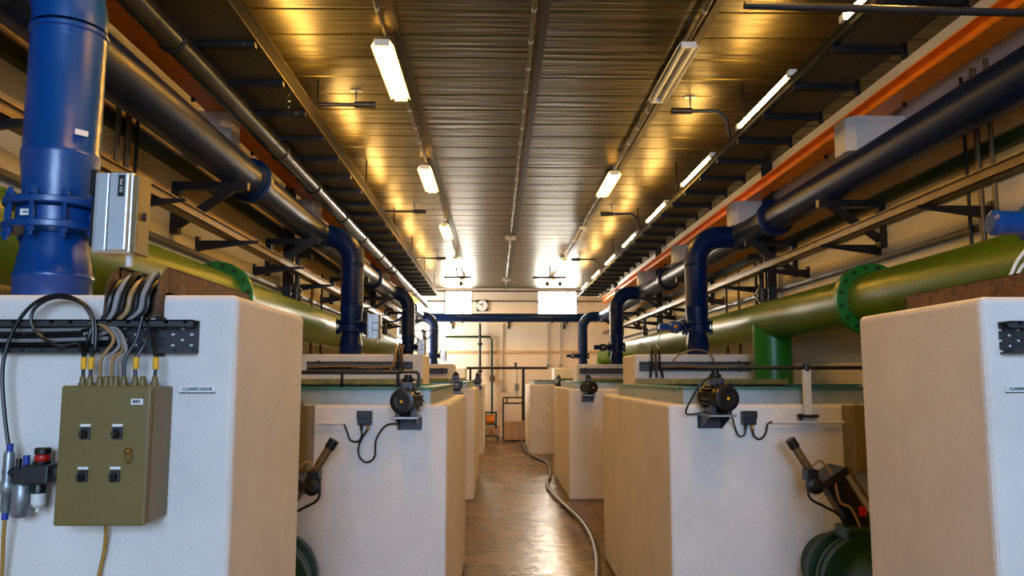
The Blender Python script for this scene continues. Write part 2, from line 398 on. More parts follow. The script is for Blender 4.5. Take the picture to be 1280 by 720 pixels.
def drop(side, i):
    x = DX[side][i]; y = DY[i]; hx = HX[side]; s = 1 if side == 'right' else -1
    m = 'blue' if (side == 'left' and i == 0) else 'navy'
    where = {0: 'large bright blue vertical pipe with elbow rising from the left foreground chamber' if side == 'left' else 'blue vertical pipe with elbow above the right foreground chamber'}.get(
        i, 'dark blue pipe elbow dropping onto the %s concrete chamber on the %s' % (ORD[i], side))
    t = thing('drop_pipe', where, 'pipe', (x, y, TZ), 'blue drop pipes')
    R = .30
    path = [Vector((hx + (-s)*.11, y, HZ))]
    ex = x + s*R
    pts = [Vector((hx - s*.10, y, HZ))] if abs(hx-s*.10-ex) > .02 and (hx-s*.10-ex)*s > 0 else []
    for k in range(13):
        a = PI/2*k/12; pts.append(Vector((x + s*R - s*R*math.sin(a), y, HZ - R + R*math.cos(a))))
    pts.append(Vector((x, y, HZ-R-.02)))
    MB().tube(pts, DR, 36).build('elbow', m, t)
    # upper run with bulge to the flange
    MB().lathe((x, y, HZ-R-.03), (0, 0, -1), [(DR, 0), (DR+.006, .004), (DR+.006, .018), (DR, .022), (DR, HZ-R-.03-(VZ+.24)), (DR+.004, HZ-R-.03-(VZ+.235)), (DR+.004, HZ-R-.03-(VZ+.22)), (DR-.012, HZ-R-.03-(VZ+.05))], 36).build('upper_pipe', m, t)
    MB().lathe((x, y, VZ-.05), (0, 0, -1), [(DR-.028, 0), (DR-.012, .08), (DR, .15), (DR+.004, .155), (DR+.004, .17), (DR, .175), (DR, VZ-.05-TZ)], 36).build('lower_pipe', m, t)
    for z0 in (VZ+.03, VZ-.055):
        f = MB().lathe((x, y, z0), (0, 0, 1), [(DR-.02, -.004), (DR+.042, 0), (DR+.046, .004), (DR+.046, .021), (DR+.042, .025), (DR-.02, .029)], 36).build('flange', m, t)
    for k in range(10):
        q = 2*PI*(k+.5)/10; bx, by = x+math.cos(q)*(DR+.033), y+math.sin(q)*(DR+.033)
        MB().lathe((bx, by, VZ-.085), (0, 0, 1), [(.009, 0), (.009, .014), (.015, .014), (.015, .028), (.008, .028), (.008, .142), (.015, .142), (.015, .156), (.009, .156), (.009, .17)], 6, False).build('flange_bolt', m, t)
    return t, m
def valve(side, i, m):
    x = DX[side][i]; y = DY[i]; s = 1 if side == 'right' else -1
    ins = -s      # direction towards the aisle
    if side == 'left':
        lab = 'butterfly valve with aluminium positioner box on the %s blue drop pipe, left' % ORD[i]
    else:
        lab = 'butterfly valve with blue motor actuator on the %s blue drop pipe, right' % ORD[i]
    t = thing('butterfly_valve', lab, 'valve', (x, y, VZ), 'valves on the drop pipes')
    MB().lathe((x, y, VZ-.028), (0, 0, 1), [(DR-.01, 0), (DR+.006, .004), (DR+.006, .052), (DR-.01, .056)], 32).build('valve_body', m, t)
    MB().cyl((x+ins*.11, y, VZ), (x+ins*.24, y, VZ), .03).box(x+ins*.2-.02, x+ins*.2+.02, y-.04, y+.04, VZ-.05, VZ+.05, .006).build('stem', m, t)
    if side == 'left':
        bx, by = x + .285, y-.10
        # ribbed aluminium positioner box, right side beige
        b = MB()
        b.box(bx-.085, bx+.045, by-.045, by+.05, VZ-.145, VZ+.135, .006)
        b.box(bx-.07, bx-.03, by-.06, by-.04, VZ-.14, VZ+.13, .004).box(bx-.025, bx+.04, by-.068, by-.04, VZ-.14, VZ+.13, .006)
        po = b.build('positioner_box', 'alu', t)
        MB().box(bx+.045, bx+.062, by-.04, by+.06, VZ-.145, VZ+.13, .004).build('side_cover', 'panel', po)
        MB().lathe((bx+.06, by+.01, VZ-.01), (1, 0, 0), [(.014, 0), (.014, .012), (.008, .014)], 12).build('knob', 'dgrey', po)
        MB().box(bx-.11, bx-.085, by-.03, by+.06, VZ+.06, VZ+.15, .004).box(bx-.1, bx-.083, by-.03, by+.0, VZ-.12, VZ+.05).build('bracket', 'blackpaint', po)
        MB().cyl((bx+.02, by+.01, VZ-.145), (bx+.02, by+.01, VZ-.185), .012, seg=10).build('cable_gland', 'white', po)
        if i == 0:
            MB().box(bx+.006, bx+.028, by-.0695, by-.067, VZ+.045, VZ+.12).build('name_sticker', 'ink', po)
            text('Seal 300', .014, (bx+.017, by-.0700, VZ+.083), (PI/2, -PI/2, 0), po, 'lettering', 'label')
            MB().box(-.022, .022, -DR-.010, -DR-.004, -.01, .01, 0, 2, Matrix.Translation((x, y, H+.86)) @ Matrix.Rotation(.95, 4, 'Z')).build('tag_plate', 'label', t)
            lb = MB().box(x-.05, x-.002, y-DR-.014, y-DR-.010, VZ-.014, VZ+.008).build('tag_plate', 'label', t)
            text('4001-2', .011, (x-.026, y-DR-.0146, VZ-.003), FACE, lb)
        else:
            for k in (-.05, .03): MB().box(bx-.03, bx+.045, by-.071, by-.066, VZ+k, VZ+k+.008).build('seam', 'dgrey', po)
    else:
        MB().lathe((x-.20, y, VZ), (-1, 0, 0), [(.03, 0), (.062, .01), (.068, .03), (.068, .10), (.05, .115), (.044, .12), (.044, .20), (.047, .205), (.047, .225), (.03, .235)], 24).build('motor_actuator', 'blue' if i < 2 else 'navy', t)
        MB().box(x-.30, x-.22, y-.10, y-.04, VZ-.045, VZ+.045, .01).build('terminal_cover', 'blue' if i < 2 else 'navy', t)
        MB().lathe((x-.26, y-.095, VZ), (0, -1, 0), [(.026, 0), (.026, .012), (.012, .02)], 14).build('dial', 'brass', t)
    return t
for side in ('left', 'right'):
    for i in range(4):
        _, m = drop(side, i); valve(side, i, m)
# cross pipe joining the two headers at the far end
t = thing('cross_pipe', 'dark blue pipe crossing the hall in front of the end wall', 'pipe', (.3, 20.95, HZ))
MB().cyl((-1.95, 21.0, HZ), (2.75, 21.0, HZ), .115, seg=28).build('pipe_run', 'navy', t)
for xx in (-.9, 1.5): MB().lathe((xx-.02, 21.0, HZ), (1, 0, 0), [(.115, 0), (.15, .005), (.15, .035), (.115, .04)], 28).build('flange', 'navy', t)
for xx in (-1.2, .35, 1.9): MB().box(xx-.03, xx+.03, 20.98, YE-.02, HZ-.16, HZ-.115).box(xx-.03, xx+.03, YE-.022, YE-.003, HZ-.25, HZ-.05).build('support', 'blackpaint', t)
# hand wheel beside the far left drop pipe
t = thing('gate_valve', 'spoked black handwheel of the gate valve beside the far left blue pipe', 'valve', (-1.86, 20.0, H+1.38))
c = Vector((-1.86, 19.9, H+1.18)); mb = MB()
mb.tube([c+Vector((math.cos(2*PI*k/24)*.24, 0, math.sin(2*PI*k/24)*.24)) for k in range(25)], .018, 8)
wh = mb.build('handwheel', 'blackpaint', t)
mb = MB()
for k in range(6): mb.cyl(c, c+Vector((math.cos(PI*k/3)*.24, 0, math.sin(PI*k/3)*.24)), .011, seg=8)
mb.cyl(c+Vector((0, -.03, 0)), c+Vector((0, .03, 0)), .035); mb.build('spokes', 'blackpaint', wh)
MB().cyl(c, (-1.86, 20.25, c.z), .022).cyl((-1.86, 20.25, c.z+.04), (-1.86, 20.25, c.z-.7), .06).box(-1.94, -1.78, 20.17, 20.33, c.z-.72, c.z-.66).build('valve_body', 'blackpaint', t)
MB().cyl((-1.86, 20.25, c.z-.7), (-1.86, 20.25, TZ), .06).build('riser', 'navy', t)

# ------------------------------------------------------------------ green pipes
GZ = H+.58; GX = {'left': -2.05, 'right': 2.80}; GR = .195
def gflange(x, y, t):
    f = MB().lathe((x, y-.035, GZ), (0, 1, 0), [(GR, 0), (GR+.075, .002), (GR+.075, .033), (GR, .035)], 36).lathe((x, y, GZ), (0, 1, 0), [(GR, 0), (GR+.075, .002), (GR+.075, .033), (GR, .035)], 36).build('flange', 'bgreen', t)
    for k in range(16):
        q = 2*PI*(k+.5)/16; MB().cyl((x+math.cos(q)*(GR+.045), y-.055, GZ+math.sin(q)*(GR+.045)), (x+math.cos(q)*(GR+.045), y+.055, GZ+math.sin(q)*(GR+.045)), .014, seg=6).build('bolt', 'dgreen', f)
for side, ye in (('left', 15.98), ('right', 16.4)):
    x = GX[side]
    t = thing('green_pipe', 'large lime green pipe along the %s wall with flanged joint' % side, 'pipe', (x, 8, GZ))
    pts = [Vector((x, YB+.6, GZ)), Vector((x, 5, GZ)), Vector((x, ye-.32, GZ))]
    for k in range(1, 10):
        a = PI/2*k/9; pts.append(Vector((x, ye-.32+.32*math.sin(a), GZ-.32+.32*math.cos(a))))
    pts.append(Vector((x, ye, 0)))
    pts = pts[:1] + [Vector((x, YB+.6+k*.5, GZ)) for k in range(1, int((ye-.4-YB-.6)/.5))] + pts[2:]
    MB().tube(pts, GR, 40).build('pipe_run', 'green', t)
    for yy in (5.78,): gflange(x, yy, t)
    for yy in (1.0, 10.2, 12.5):
        MB().lathe((x, yy, GZ), (0, 1, 0), [(GR-.002, 0), (GR+.005, .005), (GR+.005, .018), (GR-.002, .023)], 36).build('weld_seam', 'green', t)
    if side == 'right':
        mb = MB(); mb.lathe((x-.02, 7.85, 0), (0, 0, 1), [(.185, 0), (.185, GZ-.05)], 36)
        mb.build('pipe_leg', 'bgreen', t)
t = thing('green_pipe', 'far short green pipe with rounded elbow by the end wall, right', 'pipe', (2.72, 19, GZ))
pts = [Vector((2.72, 17.4, GZ-.02)), Vector((2.72, 18.5, GZ-.02)), Vector((2.72, 19.45, GZ-.02))]
for k in range(1, 10): a = PI/2*k/9; pts.append(Vector((2.72, 19.45+.3*math.sin(a), GZ-.32+.3*math.cos(a))))
pts.append(Vector((2.72, 19.75, 0.0)))
MB().tube(pts, .19, 32).build('pipe_run', 'green', t)
MB().lathe((2.72, 17.38, GZ-.02), (0, 1, 0), [(.19, 0), (.25, .003), (.25, .03), (.19, .033)], 32).build('flange', 'bgreen', t)

# ------------------------------------------------------------------ corbels, crane beams, steel posts
for side in ('left', 'right'):
    xw = XL if side == 'left' else XR; s = 1 if side == 'left' else -1
    for k in range(6):
        y = 3.05 + 3.0*k
        zc0, zc1 = H+1.75, H+2.04
        xi = xw+s*(.36 if side == 'left' else .45)
        mb = MB()
        # chamfered nose towards the hall and a sloped underside
        prof = [(xw, zc0-.06), (xi-s*.15, zc0), (xi, zc0+.02), (xi, zc1), (xw, zc1)]
        b = bmesh.new()
        vs0 = [b.verts.new((p[0], y-.16, p[1])) for p in prof]; vs1 = [b.verts.new((p[0], y+.16, p[1])) for p in prof]
        b.faces.new(vs0); b.faces.new(vs1[::-1]); n = len(prof)
        for q in range(n): b.faces.new((vs0[q], vs0[(q+1) % n], vs1[(q+1) % n], vs1[q]))
        bmesh.ops.recalc_face_normals(b, faces=b.faces[:])
        bmesh.ops.bevel(b, geom=[e for e in b.edges if abs((e.verts[0].co-e.verts[1].co).z) > .1 and abs(e.verts[0].co.x-xi) < .01], offset=.06, segments=1, affect='EDGES')
        mb.bm(b)
        tag(mb.build('corbel', 'plaster', None, None, (xw, y, zc0)), '%s white concrete corbel carrying the orange beam on the %s wall' % (ORD[k], side), 'corbel', 'concrete corbels')
    xc = xw+s*(.265 if side == 'left' else .225); z0 = H+2.04
    t = thing('crane_beam', 'orange steel beam running on corbels along the %s wall' % side, 'beam', (xc, 8, z0))
    MB().box(xc-.008, xc+.008, YB+.2, YE-.3, z0+.012, z0+.112).build('web', 'orange', t)
    MB().box(xc-.085, xc+.085, YB+.2, YE-.3, z0, z0+.014).build('lower_flange', 'orange', t)
    MB().box(xc-.085, xc+.085, YB+.2, YE-.3, z0+.109, z0+.122).build('upper_flange', 'orange', t)
    for k in range(14):
        mb = MB(); y = 1.4+1.4*k
        if (y-3.0) % 3.0 < .25 or (y-3.0) % 3.0 > 2.75: y += .35
        mb.box(xc-s*.07-.012, xc-s*.07+.012, y-.012, y+.012, z0-.03, z0+.02).build('clamp_bolt', 'blackpaint', t)
    xp = xw + s*.09
    for k, y in enumerate((4.25, 8.75, 14.8, 20.2)):
        mb = MB().box(xp-.05, xp+.05, y-.045, y-.037, 0, ZC-.01).box(xp-.05, xp+.05, y+.037, y+.045, 0, ZC-.01).box(xp-.004, xp+.004, y-.04, y+.04, 0, ZC-.01)
        if k == 0: continue
        tag(mb.build('steel_post', 'dgrey', None, None, (xp, y, 0)), '%s dark steel post standing against the %s wall' % (['', 'nearest', 'middle', 'farthest'][k], side), 'post', 'wall posts')

# ------------------------------------------------------------------ wall brackets, cable rail, wall duct
for side in ('left', 'right'):
    xw = XL if side == 'left' else XR; s = 1 if side == 'left' else -1; hx = HX[side]
    for k, y in enumerate((2.2, 5.8 if side == 'left' else 6.3, 8.2, 11.4, 14.2, 17.4, 19.6)):
        tip = hx + s*.15; zt = HZ-HR; zb = H+1.06
        t = thing('pipe_bracket', '%s black triangular bracket under the dark blue header on the %s wall' % (ORD[k], side), 'bracket', (xw, y, zb), 'triangular pipe brackets')
        a, b = sorted((xw+s*.012, tip))
        MB().box(a, b, y-.03, y+.03, zt-.062, zt-.002).build('arm', 'blackpaint', t)
        a, b = sorted((xw, xw+s*.06)); MB().box(a, b, y-.035, y+.035, zb, zt-.002).build('wall_plate', 'blackpaint', t)
        p0 = Vector((xw+s*.03, y, zb+.06)); p1 = Vector((tip-s*.1, y, zt-.04)); d = (p1-p0).normalized(); nrm = Vector((-d.z, 0, d.x))*.03
        MB().prism([p0-nrm+Vector((0, -.02, 0)), p1-nrm+Vector((0, -.02, 0)), p1+nrm+Vector((0, -.02, 0)), p0+nrm+Vector((0, -.02, 0))], (0, .04, 0)).build('brace', 'blackpaint', t)
    zr = H+1.10; xr = xw + s*(.29 if side == 'left' else .42)
    for k in range(11):
        y = 1.9+1.5*k + (0 if side == 'right' else -.1)
        tipx = xw+s*.50
        t = thing('rail_bracket', '%s tapered steel arm under the brown rail on the %s wall' % (ORD[k], side), 'bracket', (xw, y, zr-.1), 'tapered rail brackets')
        MB().prism([(xw+s*.02, y-.012, zr), (tipx, y-.012, zr), (tipx, y-.012, zr-.015), (xw+s*.02, y-.012, zr-.085)], (0, .024, 0)).build('arm', 'blackpaint', t)
        a, b = sorted((xw, xw+s*.022)); MB().box(a, b, y-.03, y+.03, zr-.13, zr+.03).build('wall_plate', 'blackpaint', t)
    a, b = sorted((xr-.05, xr+.05))
    mb = MB().box(a, b, YB+1, 20.0, zr, zr+.006).box(a, a+.006, YB+1, 20.0, zr, zr+.06).box(b-.006, b, YB+1, 20.0, zr, zr+.06).box(a-.015, a+.006, YB+1, 20.0, zr+.056, zr+.062).box(b-.006, b+.015, YB+1, 20.0, zr+.056, zr+.062)
    tag(mb.build('cable_rail', 'railsteel', None, None, (xr, 8, zr)), 'long brown steel cable rail on arms along the %s wall' % side, 'cable rail')
    a, b = sorted((xw, xw+s*.06)); z0 = H+(1.55 if side == 'left' else 1.42)
    t = thing('wall_duct', 'dark green steel duct on the %s wall behind the blue header' % side, 'duct', (xw+s*.03, 8, z0))
    MB().box(a, b, YB+.5, 20.8, z0, z0+.075).build('duct_body', 'dgreen', t)
    MB().box(a, b, YB+.5, 20.8, z0+.076, z0+.09).build('lid', 'panel', t)
    # small goosenecks on the green pipe
    for k, y in enumerate((8.45, 11.2, 15.2)):
        gx = GX[side] + (-s)*.1
        pts = [Vector((gx, y, GZ+GR-.05)), Vector((gx, y, GZ+.68)), Vector((gx+s*.03, y, GZ+.73)), Vector((gx+s*.12, y, GZ+.74)), Vector((gx+s*.15, y, GZ+.70))]
        t = thing('vent_pipe', '%s thin black gooseneck vent standing on the %s green pipe' % (ORD[k], side), 'pipe', (gx, y, GZ+GR), 'gooseneck vents')
        MB().tube([pts[0]] + smooth_path(pts[1:]), .026, 12).build('gooseneck', 'blackpaint', t)
        mb = MB().cyl((gx, y, GZ+.24), (gx, y, GZ+.38), .05).cyl((gx, y, GZ+.27), (gx, y, GZ+.29), .065).cyl((gx, y, GZ+.33), (gx, y, GZ+.35), .065).cyl((gx, y, GZ+.31), (gx, y-.12, GZ+.31), .012)
        mb.build('stop_valve', 'black', t)
    # thin standing pipes near the camera
    for k, (dy, r, m) in enumerate(((5.05, .012, 'blackpaint'), (4.9, .02, 'railsteel'), (4.74, .016, 'railsteel'), (9.35, .02, 'blackpaint'), (10.0, .018, 'railsteel'), (10.5, .014, 'blackpaint'))):
        px = xw + s*(.06+.012*(k % 3)); top = H+2.02 if k < 3 else H+1.38
        mb = MB().cyl((px, dy, 1.9), (px, dy, top), r, seg=12)
        for z in (2.45, 2.9, top-.1): mb.box(min(xw, px+s*r), max(xw, px+s*r), dy-.015, dy+.015, z-.01, z+.01)
        tag(mb.build('conduit', m, None, None, (px, dy, 1.9)), '%s thin vertical conduit on the %s wall %s' % (['farthest', 'middle', 'nearest'][k] if k < 3 else ['nearest', 'middle', 'farthest'][k-3], side, 'near the camera' if k < 3 else 'beyond the first blue elbow'), 'conduit', 'thin wall conduits')

# ------------------------------------------------------------------ overhead trays and the steel pipe
for side in ('left', 'right'):
    xi, xo = ((-1.44, -1.92) if side == 'left' else (2.03, 2.455)); s = 1 if xo > xi else -1
    zt = H+2.0; a, b = sorted((xi, xo)); y0, y1 = YB+.4, 19.2
    t = thing('cable_walkway', 'overhead perforated steel tray hanging along the %s side of the ceiling' % side, 'cable tray', ((xi+xo)/2, 8, zt))
    MB().box(a, b, y0, y1, zt, zt+.004).build('perforated_sheet', 'tray', t)
    hr = .12 if side == 'left' else .05
    sr = MB().box(min(xi, xi+s*.008), max(xi, xi+s*.008), y0, y1, zt, zt+hr).build('side_rail', 'matblack', t)
    MB().box(min(xi-s*.012, xi+s*.03), max(xi-s*.012, xi+s*.03), y0, y1, zt-.008, zt).build('lower_lip', 'silver' if side == 'right' else 'railsteel', sr)
    MB().box(min(xi-s*.006, xi+s*.03), max(xi-s*.006, xi+s*.03), y0, y1, zt+hr, zt+hr+.007).build('upper_lip', 'railsteel' if side == 'left' else 'matblack', sr)
    MB().box(min(xo, xo-s*.008), max(xo, xo-s*.008), y0, y1, zt, zt+.11).build('side_rail', 'dgrey', t)
    for k in range(30):
        y = .8+.62*k
        MB().box(a-(.02 if s < 0 else .0), b+(.02 if s > 0 else 0), y-.02, y+.02, zt-.045, zt-.006).box(xo-.012+s*.02, xo+.012+s*.02, y-.02, y+.02, zt-.075, zt+.05).build('cross_member', 'blackpaint', t)
    for k in range(9):
        y = 1.42+.62*k*4
        if y > y1: break
        MB().cyl((xo+s*.02, y, zt+.04), (xo+s*.02, y, ZC+.01), .008, seg=8).build('hanger_rod', 'blackpaint', t)
        MB().cyl((xi+s*.06, y, zt+.0), (xi+s*.06, y, ZC+.01), .008, seg=8).build('hanger_rod', 'blackpaint', t)
    # fluorescent tubes along the tray, lighting the ceiling
    for k in range(9):
        y = 3.75+2*k
        if y+.6 > y1: break
        xt = xi + (.0 if side == 'right' else -.10); zz = zt+(.16 if side == 'left' else .085)
        l = thing('tube_light', '%s fluorescent tube above the edge of the %s overhead tray' % (ORD[k], side), 'light', (xt, y, zz), 'tube lights on the trays')
        MB().cyl((xt, y-.55, zz), (xt, y+.55, zz), .018, seg=14).build('tube', 'tube', l)
        MB().box(xt+s*.03-.018, xt+s*.03+.018, y-.6, y+.6, zz-.02, zz+.02).build('batten', 'white', l)
        for e in (-1, 1): MB().box(xt-.022, xt+.03, y+e*.58-.03, y+e*.58+.03, zz-.022, zz+.022, .004).build('end_cap', 'white', l)
        MB().box(xt+s*.03-.008, xt+s*.03+.008, y-.02, y+.02, zt+.004, zz-.018).build('stand', 'white', l)
x, z = -1.80, H+1.866
t = thing('steel_pipe', 'long dull steel pipe slung under the left overhead tray', 'pipe', (x, 8, z))
MB().cyl((x, YB+.5, z), (x, 20.4, z), .07, seg=28).build('pipe_run', 'silver', t)
for yy in (6.4, 7.6, 10.4, 12.0, 13.6, 16.4): MB().lathe((x, yy-.04, z), (0, 1, 0), [(.07, 0), (.081, .006), (.081, .074), (.07, .08)], 28).build('coupling', 'silver', t)
for yy in (4.2, 9.0, 13.0, 17.2):
    MB().tube([Vector((x+math.cos(a)*.075, yy, z+math.sin(a)*.075)) for a in [2*PI*q/20 for q in range(21)]], .008, 6).cyl((x, yy, z+.08), (x, yy, H+1.955), .008, seg=8).build('hanger', 'blackpaint', t)

# ------------------------------------------------------------------ ceiling conduits and lamps
for nm, x, lab in (('left', -.80, 'thin dark conduit along the ceiling carrying the left row of lamps'), ('centre', .25, 'thin dark conduit down the middle of the ceiling'), ('right', 1.40, 'thin dark conduit along the ceiling carrying the right row of lamps')):
    mb = MB().cyl((x, YB+.5, ZC-.03), (x, 20.5 if nm != 'centre' else YE-.05, ZC-.03), .013, seg=10)
    t = thing('ceiling_conduit', lab, 'conduit', (x, 8, ZC)); mb.build('tube', 'darkceil', t)
    mb = MB()
    for k in range(40): mb.cyl((x, 1.5+.5*k-.02, ZC-.03), (x, 1.5+.5*k+.02, ZC-.03), .018, seg=10).box(x-.006, x+.006, 1.5+.5*k-.01, 1.5+.5*k+.01, ZC-.03, ZC+.004)
    mb.build('clips', 'steel', t)
    MB().box(x+.05, x+.11, YB+.5, 20.4, ZC-.012, ZC+.002).build('cover_strip', 'darkceil', t)
    if nm == 'centre':
        for yy in (13.6, 19.4): MB().box(x-.09, x+.09, yy-.05, yy+.05, ZC-.075, ZC-.0, .01).build('junction_box', 'white', t)
def lamp(x, y, on, lab):
    z = ZC-.12
    l = thing('ceiling_lamp', lab, 'light', (x, y, ZC), 'ceiling strip lamps')
    # folded reflector
    MB().prism([(x-.085, y-.55, z-.0), (x-.05, y-.55, z+.05), (x+.05, y-.55, z+.05), (x+.085, y-.55, z), (x+.08, y-.55, z), (x+.047, y-.55, z+.044), (x-.047, y-.55, z+.044), (x-.08, y-.55, z)], (0, 1.1, 0)).build('reflector', 'white', l)
    for dx in (-.035, .035): MB().cyl((x+dx, y-.56, z+.012), (x+dx, y+.56, z+.012), .017, seg=12).build('tube', 'lamp' if on else 'white', l)
    for e in (-1, 1):
        MB().box(x-.055, x+.055, y+e*.57-.012, y+e*.57+.012, z-.005, z+.04, .004).build('end_cap', 'white', l)
        MB().cyl((x, y+e*.4, z+.05), (x, y+e*.4, ZC-.005), .008, seg=8).build('hanger', 'darkceil', l)
for side, x in (('left', -.82), ('right', 1.38)):
    lamp(x, 2.6, True, 'unseen strip lamp added over the viewer as warm fill, %s row under the ceiling' % side)  # added lamp above the view, warm fill for the near side faces
    lamp(x, 19.5, True, 'strip lamp added to brighten the end wall, %s row under the ceiling' % side)  # extra lamp, added to brighten the end wall
for k, y in enumerate((5.95, 9.3, 12.7, 16.1)):
    lamp(-.82, y, True, '%s lit strip lamp in the left row under the ceiling' % ORD[k])
for k, (y, on) in enumerate(((5.95, False), (9.5, True), (12.9, False), (16.3, True))):
    lamp(1.38, y, on, '%s %s strip lamp in the right row under the ceiling' % (ORD[k], 'lit' if on else 'unlit'))
# detector arms reaching out from the trays
for side, sp in (('left', ((6.6, -1.05), (11.0, -1.0), (15.4, -1.0))), ('right', ((6.7, 1.55), (11.1, 1.5), (15.5, 1.5)))):
    for k, (y, xt) in enumerate(sp):
        xr = -1.42 if side == 'left' else 2.04; s = 1 if xt > xr else -1; z = ZC-.13
        t = thing('sensor_arm', '%s dark horizontal arm below the ceiling by the %s tray' % (ORD[k], side), 'arm', (xr, y, z), 'arms from the trays')
        MB().tube([(xr-.25, y, z), (xr, y, z), (xt-s*.18, y, z)] if side == 'left' else [(xr-s*.02, y, H+2.10), (xr+s*.0, y, z-.08), (xr+s*.08, y, z), (xt-s*.18, y, z)], .018, 10).build('arm_tube', 'dgrey', t)
        MB().cyl((xt-s*.18, y, z), (xt, y, z), .03).build('sensor_body', 'dgrey', t)
        MB().tube([(xt-s*.17, y, z), (xt-s*.17, y, ZC-.002)], .008, 8).box(xt-s*.17-.05, xt-s*.17+.05, y-.03, y+.03, ZC-.01, ZC+.0).build('ceiling_clip', 'steel', t)
for k, x in enumerate((-.88, 1.22)):
    y = 17.8; z = H+2.28; w = .31 if k == 0 else .38
    t = thing('hanging_bar', '%s black crossbar hanging near the end wall' % ('left' if k == 0 else 'right'), 'hanging bar', (x, y, ZC), 'hanging crossbars')
    MB().cyl((x-w, y, z), (x+w, y, z), .025, seg=12).build('crossbar', 'blackpaint', t)
    MB().cyl((x, y, z), (x-.02, y-.6, ZC-.02), .015, seg=8).build('hanger', 'blackpaint', t)
    for dx in ((.08,) if k == 0 else (-.05, .24)):
        MB().cyl((x+dx, y, z-.02), (x+dx, y, z-.1), .01, seg=8).lathe((x+dx, y, z-.20), (0, 0, 1), [(.02, 0), (.05, .03), (.05, .07), (.015, .11)], 14).build('pendant', 'darkceil', t)
# thin pipe crossing overhead, top right
tag(MB().cyl((1.1, 3.3, H+1.645), (XR, 3.3, H+1.605), .018, seg=12).build('overhead_pipe', 'dgrey', None, None, (2, 3.3, H+1.62)), 'thin dark pipe crossing overhead at the upper right', 'pipe')

# ------------------------------------------------------------------ control panels
def switch(px, pz, yf, parent):
    sw = MB().box(px-.013, px+.013, yf-.006, yf, pz-.017, pz+.015, .002).build('selector_switch', 'dgrey', parent)
    MB().lathe((px-.003, yf-.006, pz-.002), (0, -1, 0), [(.011, 0), (.011, .005), (.008, .012)], 14).box(px-.006, px, yf-.026, yf-.012, pz-.013, pz+.009, .001).build('knob', 'black', sw)
    MB().box(px-.015, px+.013, yf-.003, yf, pz+.017, pz+.024).build('legend_plate', 'label', sw)
def panel(x0, x1, z0, z1, y1, lab, full):
    yf = y1-.155
    t = thing('control_panel', lab, 'control panel', ((x0+x1)/2, y1, z0), 'beige control panels')
    MB().box(x0, x1, yf+.022, y1-.002, z0+.003, z1-.003, .005).build('enclosure', 'panel', t)
    d = MB().box(x0-.002, x1+.002, yf, yf+.02, z0, z1, .006).build('door', 'panel', t)
    gl = (.08, .165, .28, .355, .415, .47, .56, .69, .78, .92) if full else (.2, .5, .8)
    for g in gl:
        gx = x0+(x1-x0)*g
        MB().lathe((gx, yf+.07, z1-.004), (0, 0, 1), [(.012, 0), (.012, .012), (.009, .013), (.009, .024), (.006, .03)], 10).build('cable_gland', 'panel' if full else 'grey', t)
    W = x1-x0; Hh = z1-z0
    for a in (.30, .66):
        for b in (.66, .355): switch(x0+W*a, z0+Hh*b, yf, d)
    mb = MB().tube([Vector((x0+W*.80+math.cos(q)*.009, yf-.012-.004*math.sin(q), z0+Hh*.50+math.sin(q)*.02)) for q in [2*PI*k/16 for k in range(17)]], .002, 6)
    mb.lathe((x0+W*.80, yf, z0+Hh*.53), (0, -1, 0), [(.008, 0), (.008, .006), (.004, .012)], 10); mb.build('door_key', 'brass', d)
    if full:
        l1 = MB().box(x0+W*.76, x0+W*.93, yf-.002, yf, z1-.030, z1-.016).build('maker_plate', 'panel', d)
        l2 = MB().box(x0+W*.79, x0+W*.925, yf-.002, yf, z1-.052, z1-.036).build('number_label', 'label', d)
        text('4001', .012, (x0+W*.855, yf-.0026, z1-.044), FACE, l2, bold=.0004)
    return t
FY = TALL[0][0]                    # front face of the foreground chambers
panel(-1.197, -.955, H-.40, H-.022, FY, 'beige control panel with four switches on the left foreground chamber', True)
panel(-1.25, -1.005, H-.51, H-.15, LOW[0][0], 'beige control panel half hidden behind the left foreground chamber', False)
panel(1.945, 2.19, H-.51, H-.15, LOW[0][0], 'beige control panel half hidden behind the right foreground chamber', False)
# name plates
for side, (x0, x1) in (('left', (-.935, -.83)), ('right', (1.54, 1.645))):
    z = H-.034
    t = MB().box(x0, x1, FY-.004, FY-.0005, z-.009, z+.009).build('name_plate', 'label', None, None, ((x0+x1)/2, FY, z))
    tag(t, 'small white name plate with black letters on the %s foreground chamber' % side, 'sign', 'chamber name plates')
    text('CLARIFICADOR', .0125, ((x0+x1)/2, FY-.0046, z), FACE, t, bold=.0003)
    MB().box(x0, x1, FY-.006, FY-.0005, z-.012, z-.0095).build('lower_edge', 'dgrey', t)

# ------------------------------------------------------------------ cable trays on the chamber fronts
def front_tray(side, i):
    y = TALL[i][0]; x0, x1 = (-2.0, -.885) if side == 'left' else (1.53, 2.72)
    z0, z1 = H+.072, H+.168
    t = thing('cable_tray', 'black perforated cable tray on the front of the %s %s chamber' % (ORD[i] if i else 'foreground', side), 'cable tray', ((x0+x1)/2, y, z0), 'cable trays on the chambers')
    mb = MB().box(x0, x1, y-.008, y-.004, z0, z1).box(x0, x1, y-.06, y-.004, z1-.004, z1).box(x0, x1, y-.05, y-.004, z0, z0+.004).box(x0, x1, y-.06, y-.056, z1-.02, z1).box(x0, x1, y-.052, y-.048, z0, z0+.014)
    mb.build('tray_channel', 'slotted', t)
    MB().box(x0+.1, x0+.13, y-.006, y, z0-.01, z1+.01).box(x1-.13, x1-.1, y-.006, y, z0-.01, z1+.01).build('fixing_strips', 'dgrey', t)
for side in ('left', 'right'):
    for i in range(3): front_tray(side, i)
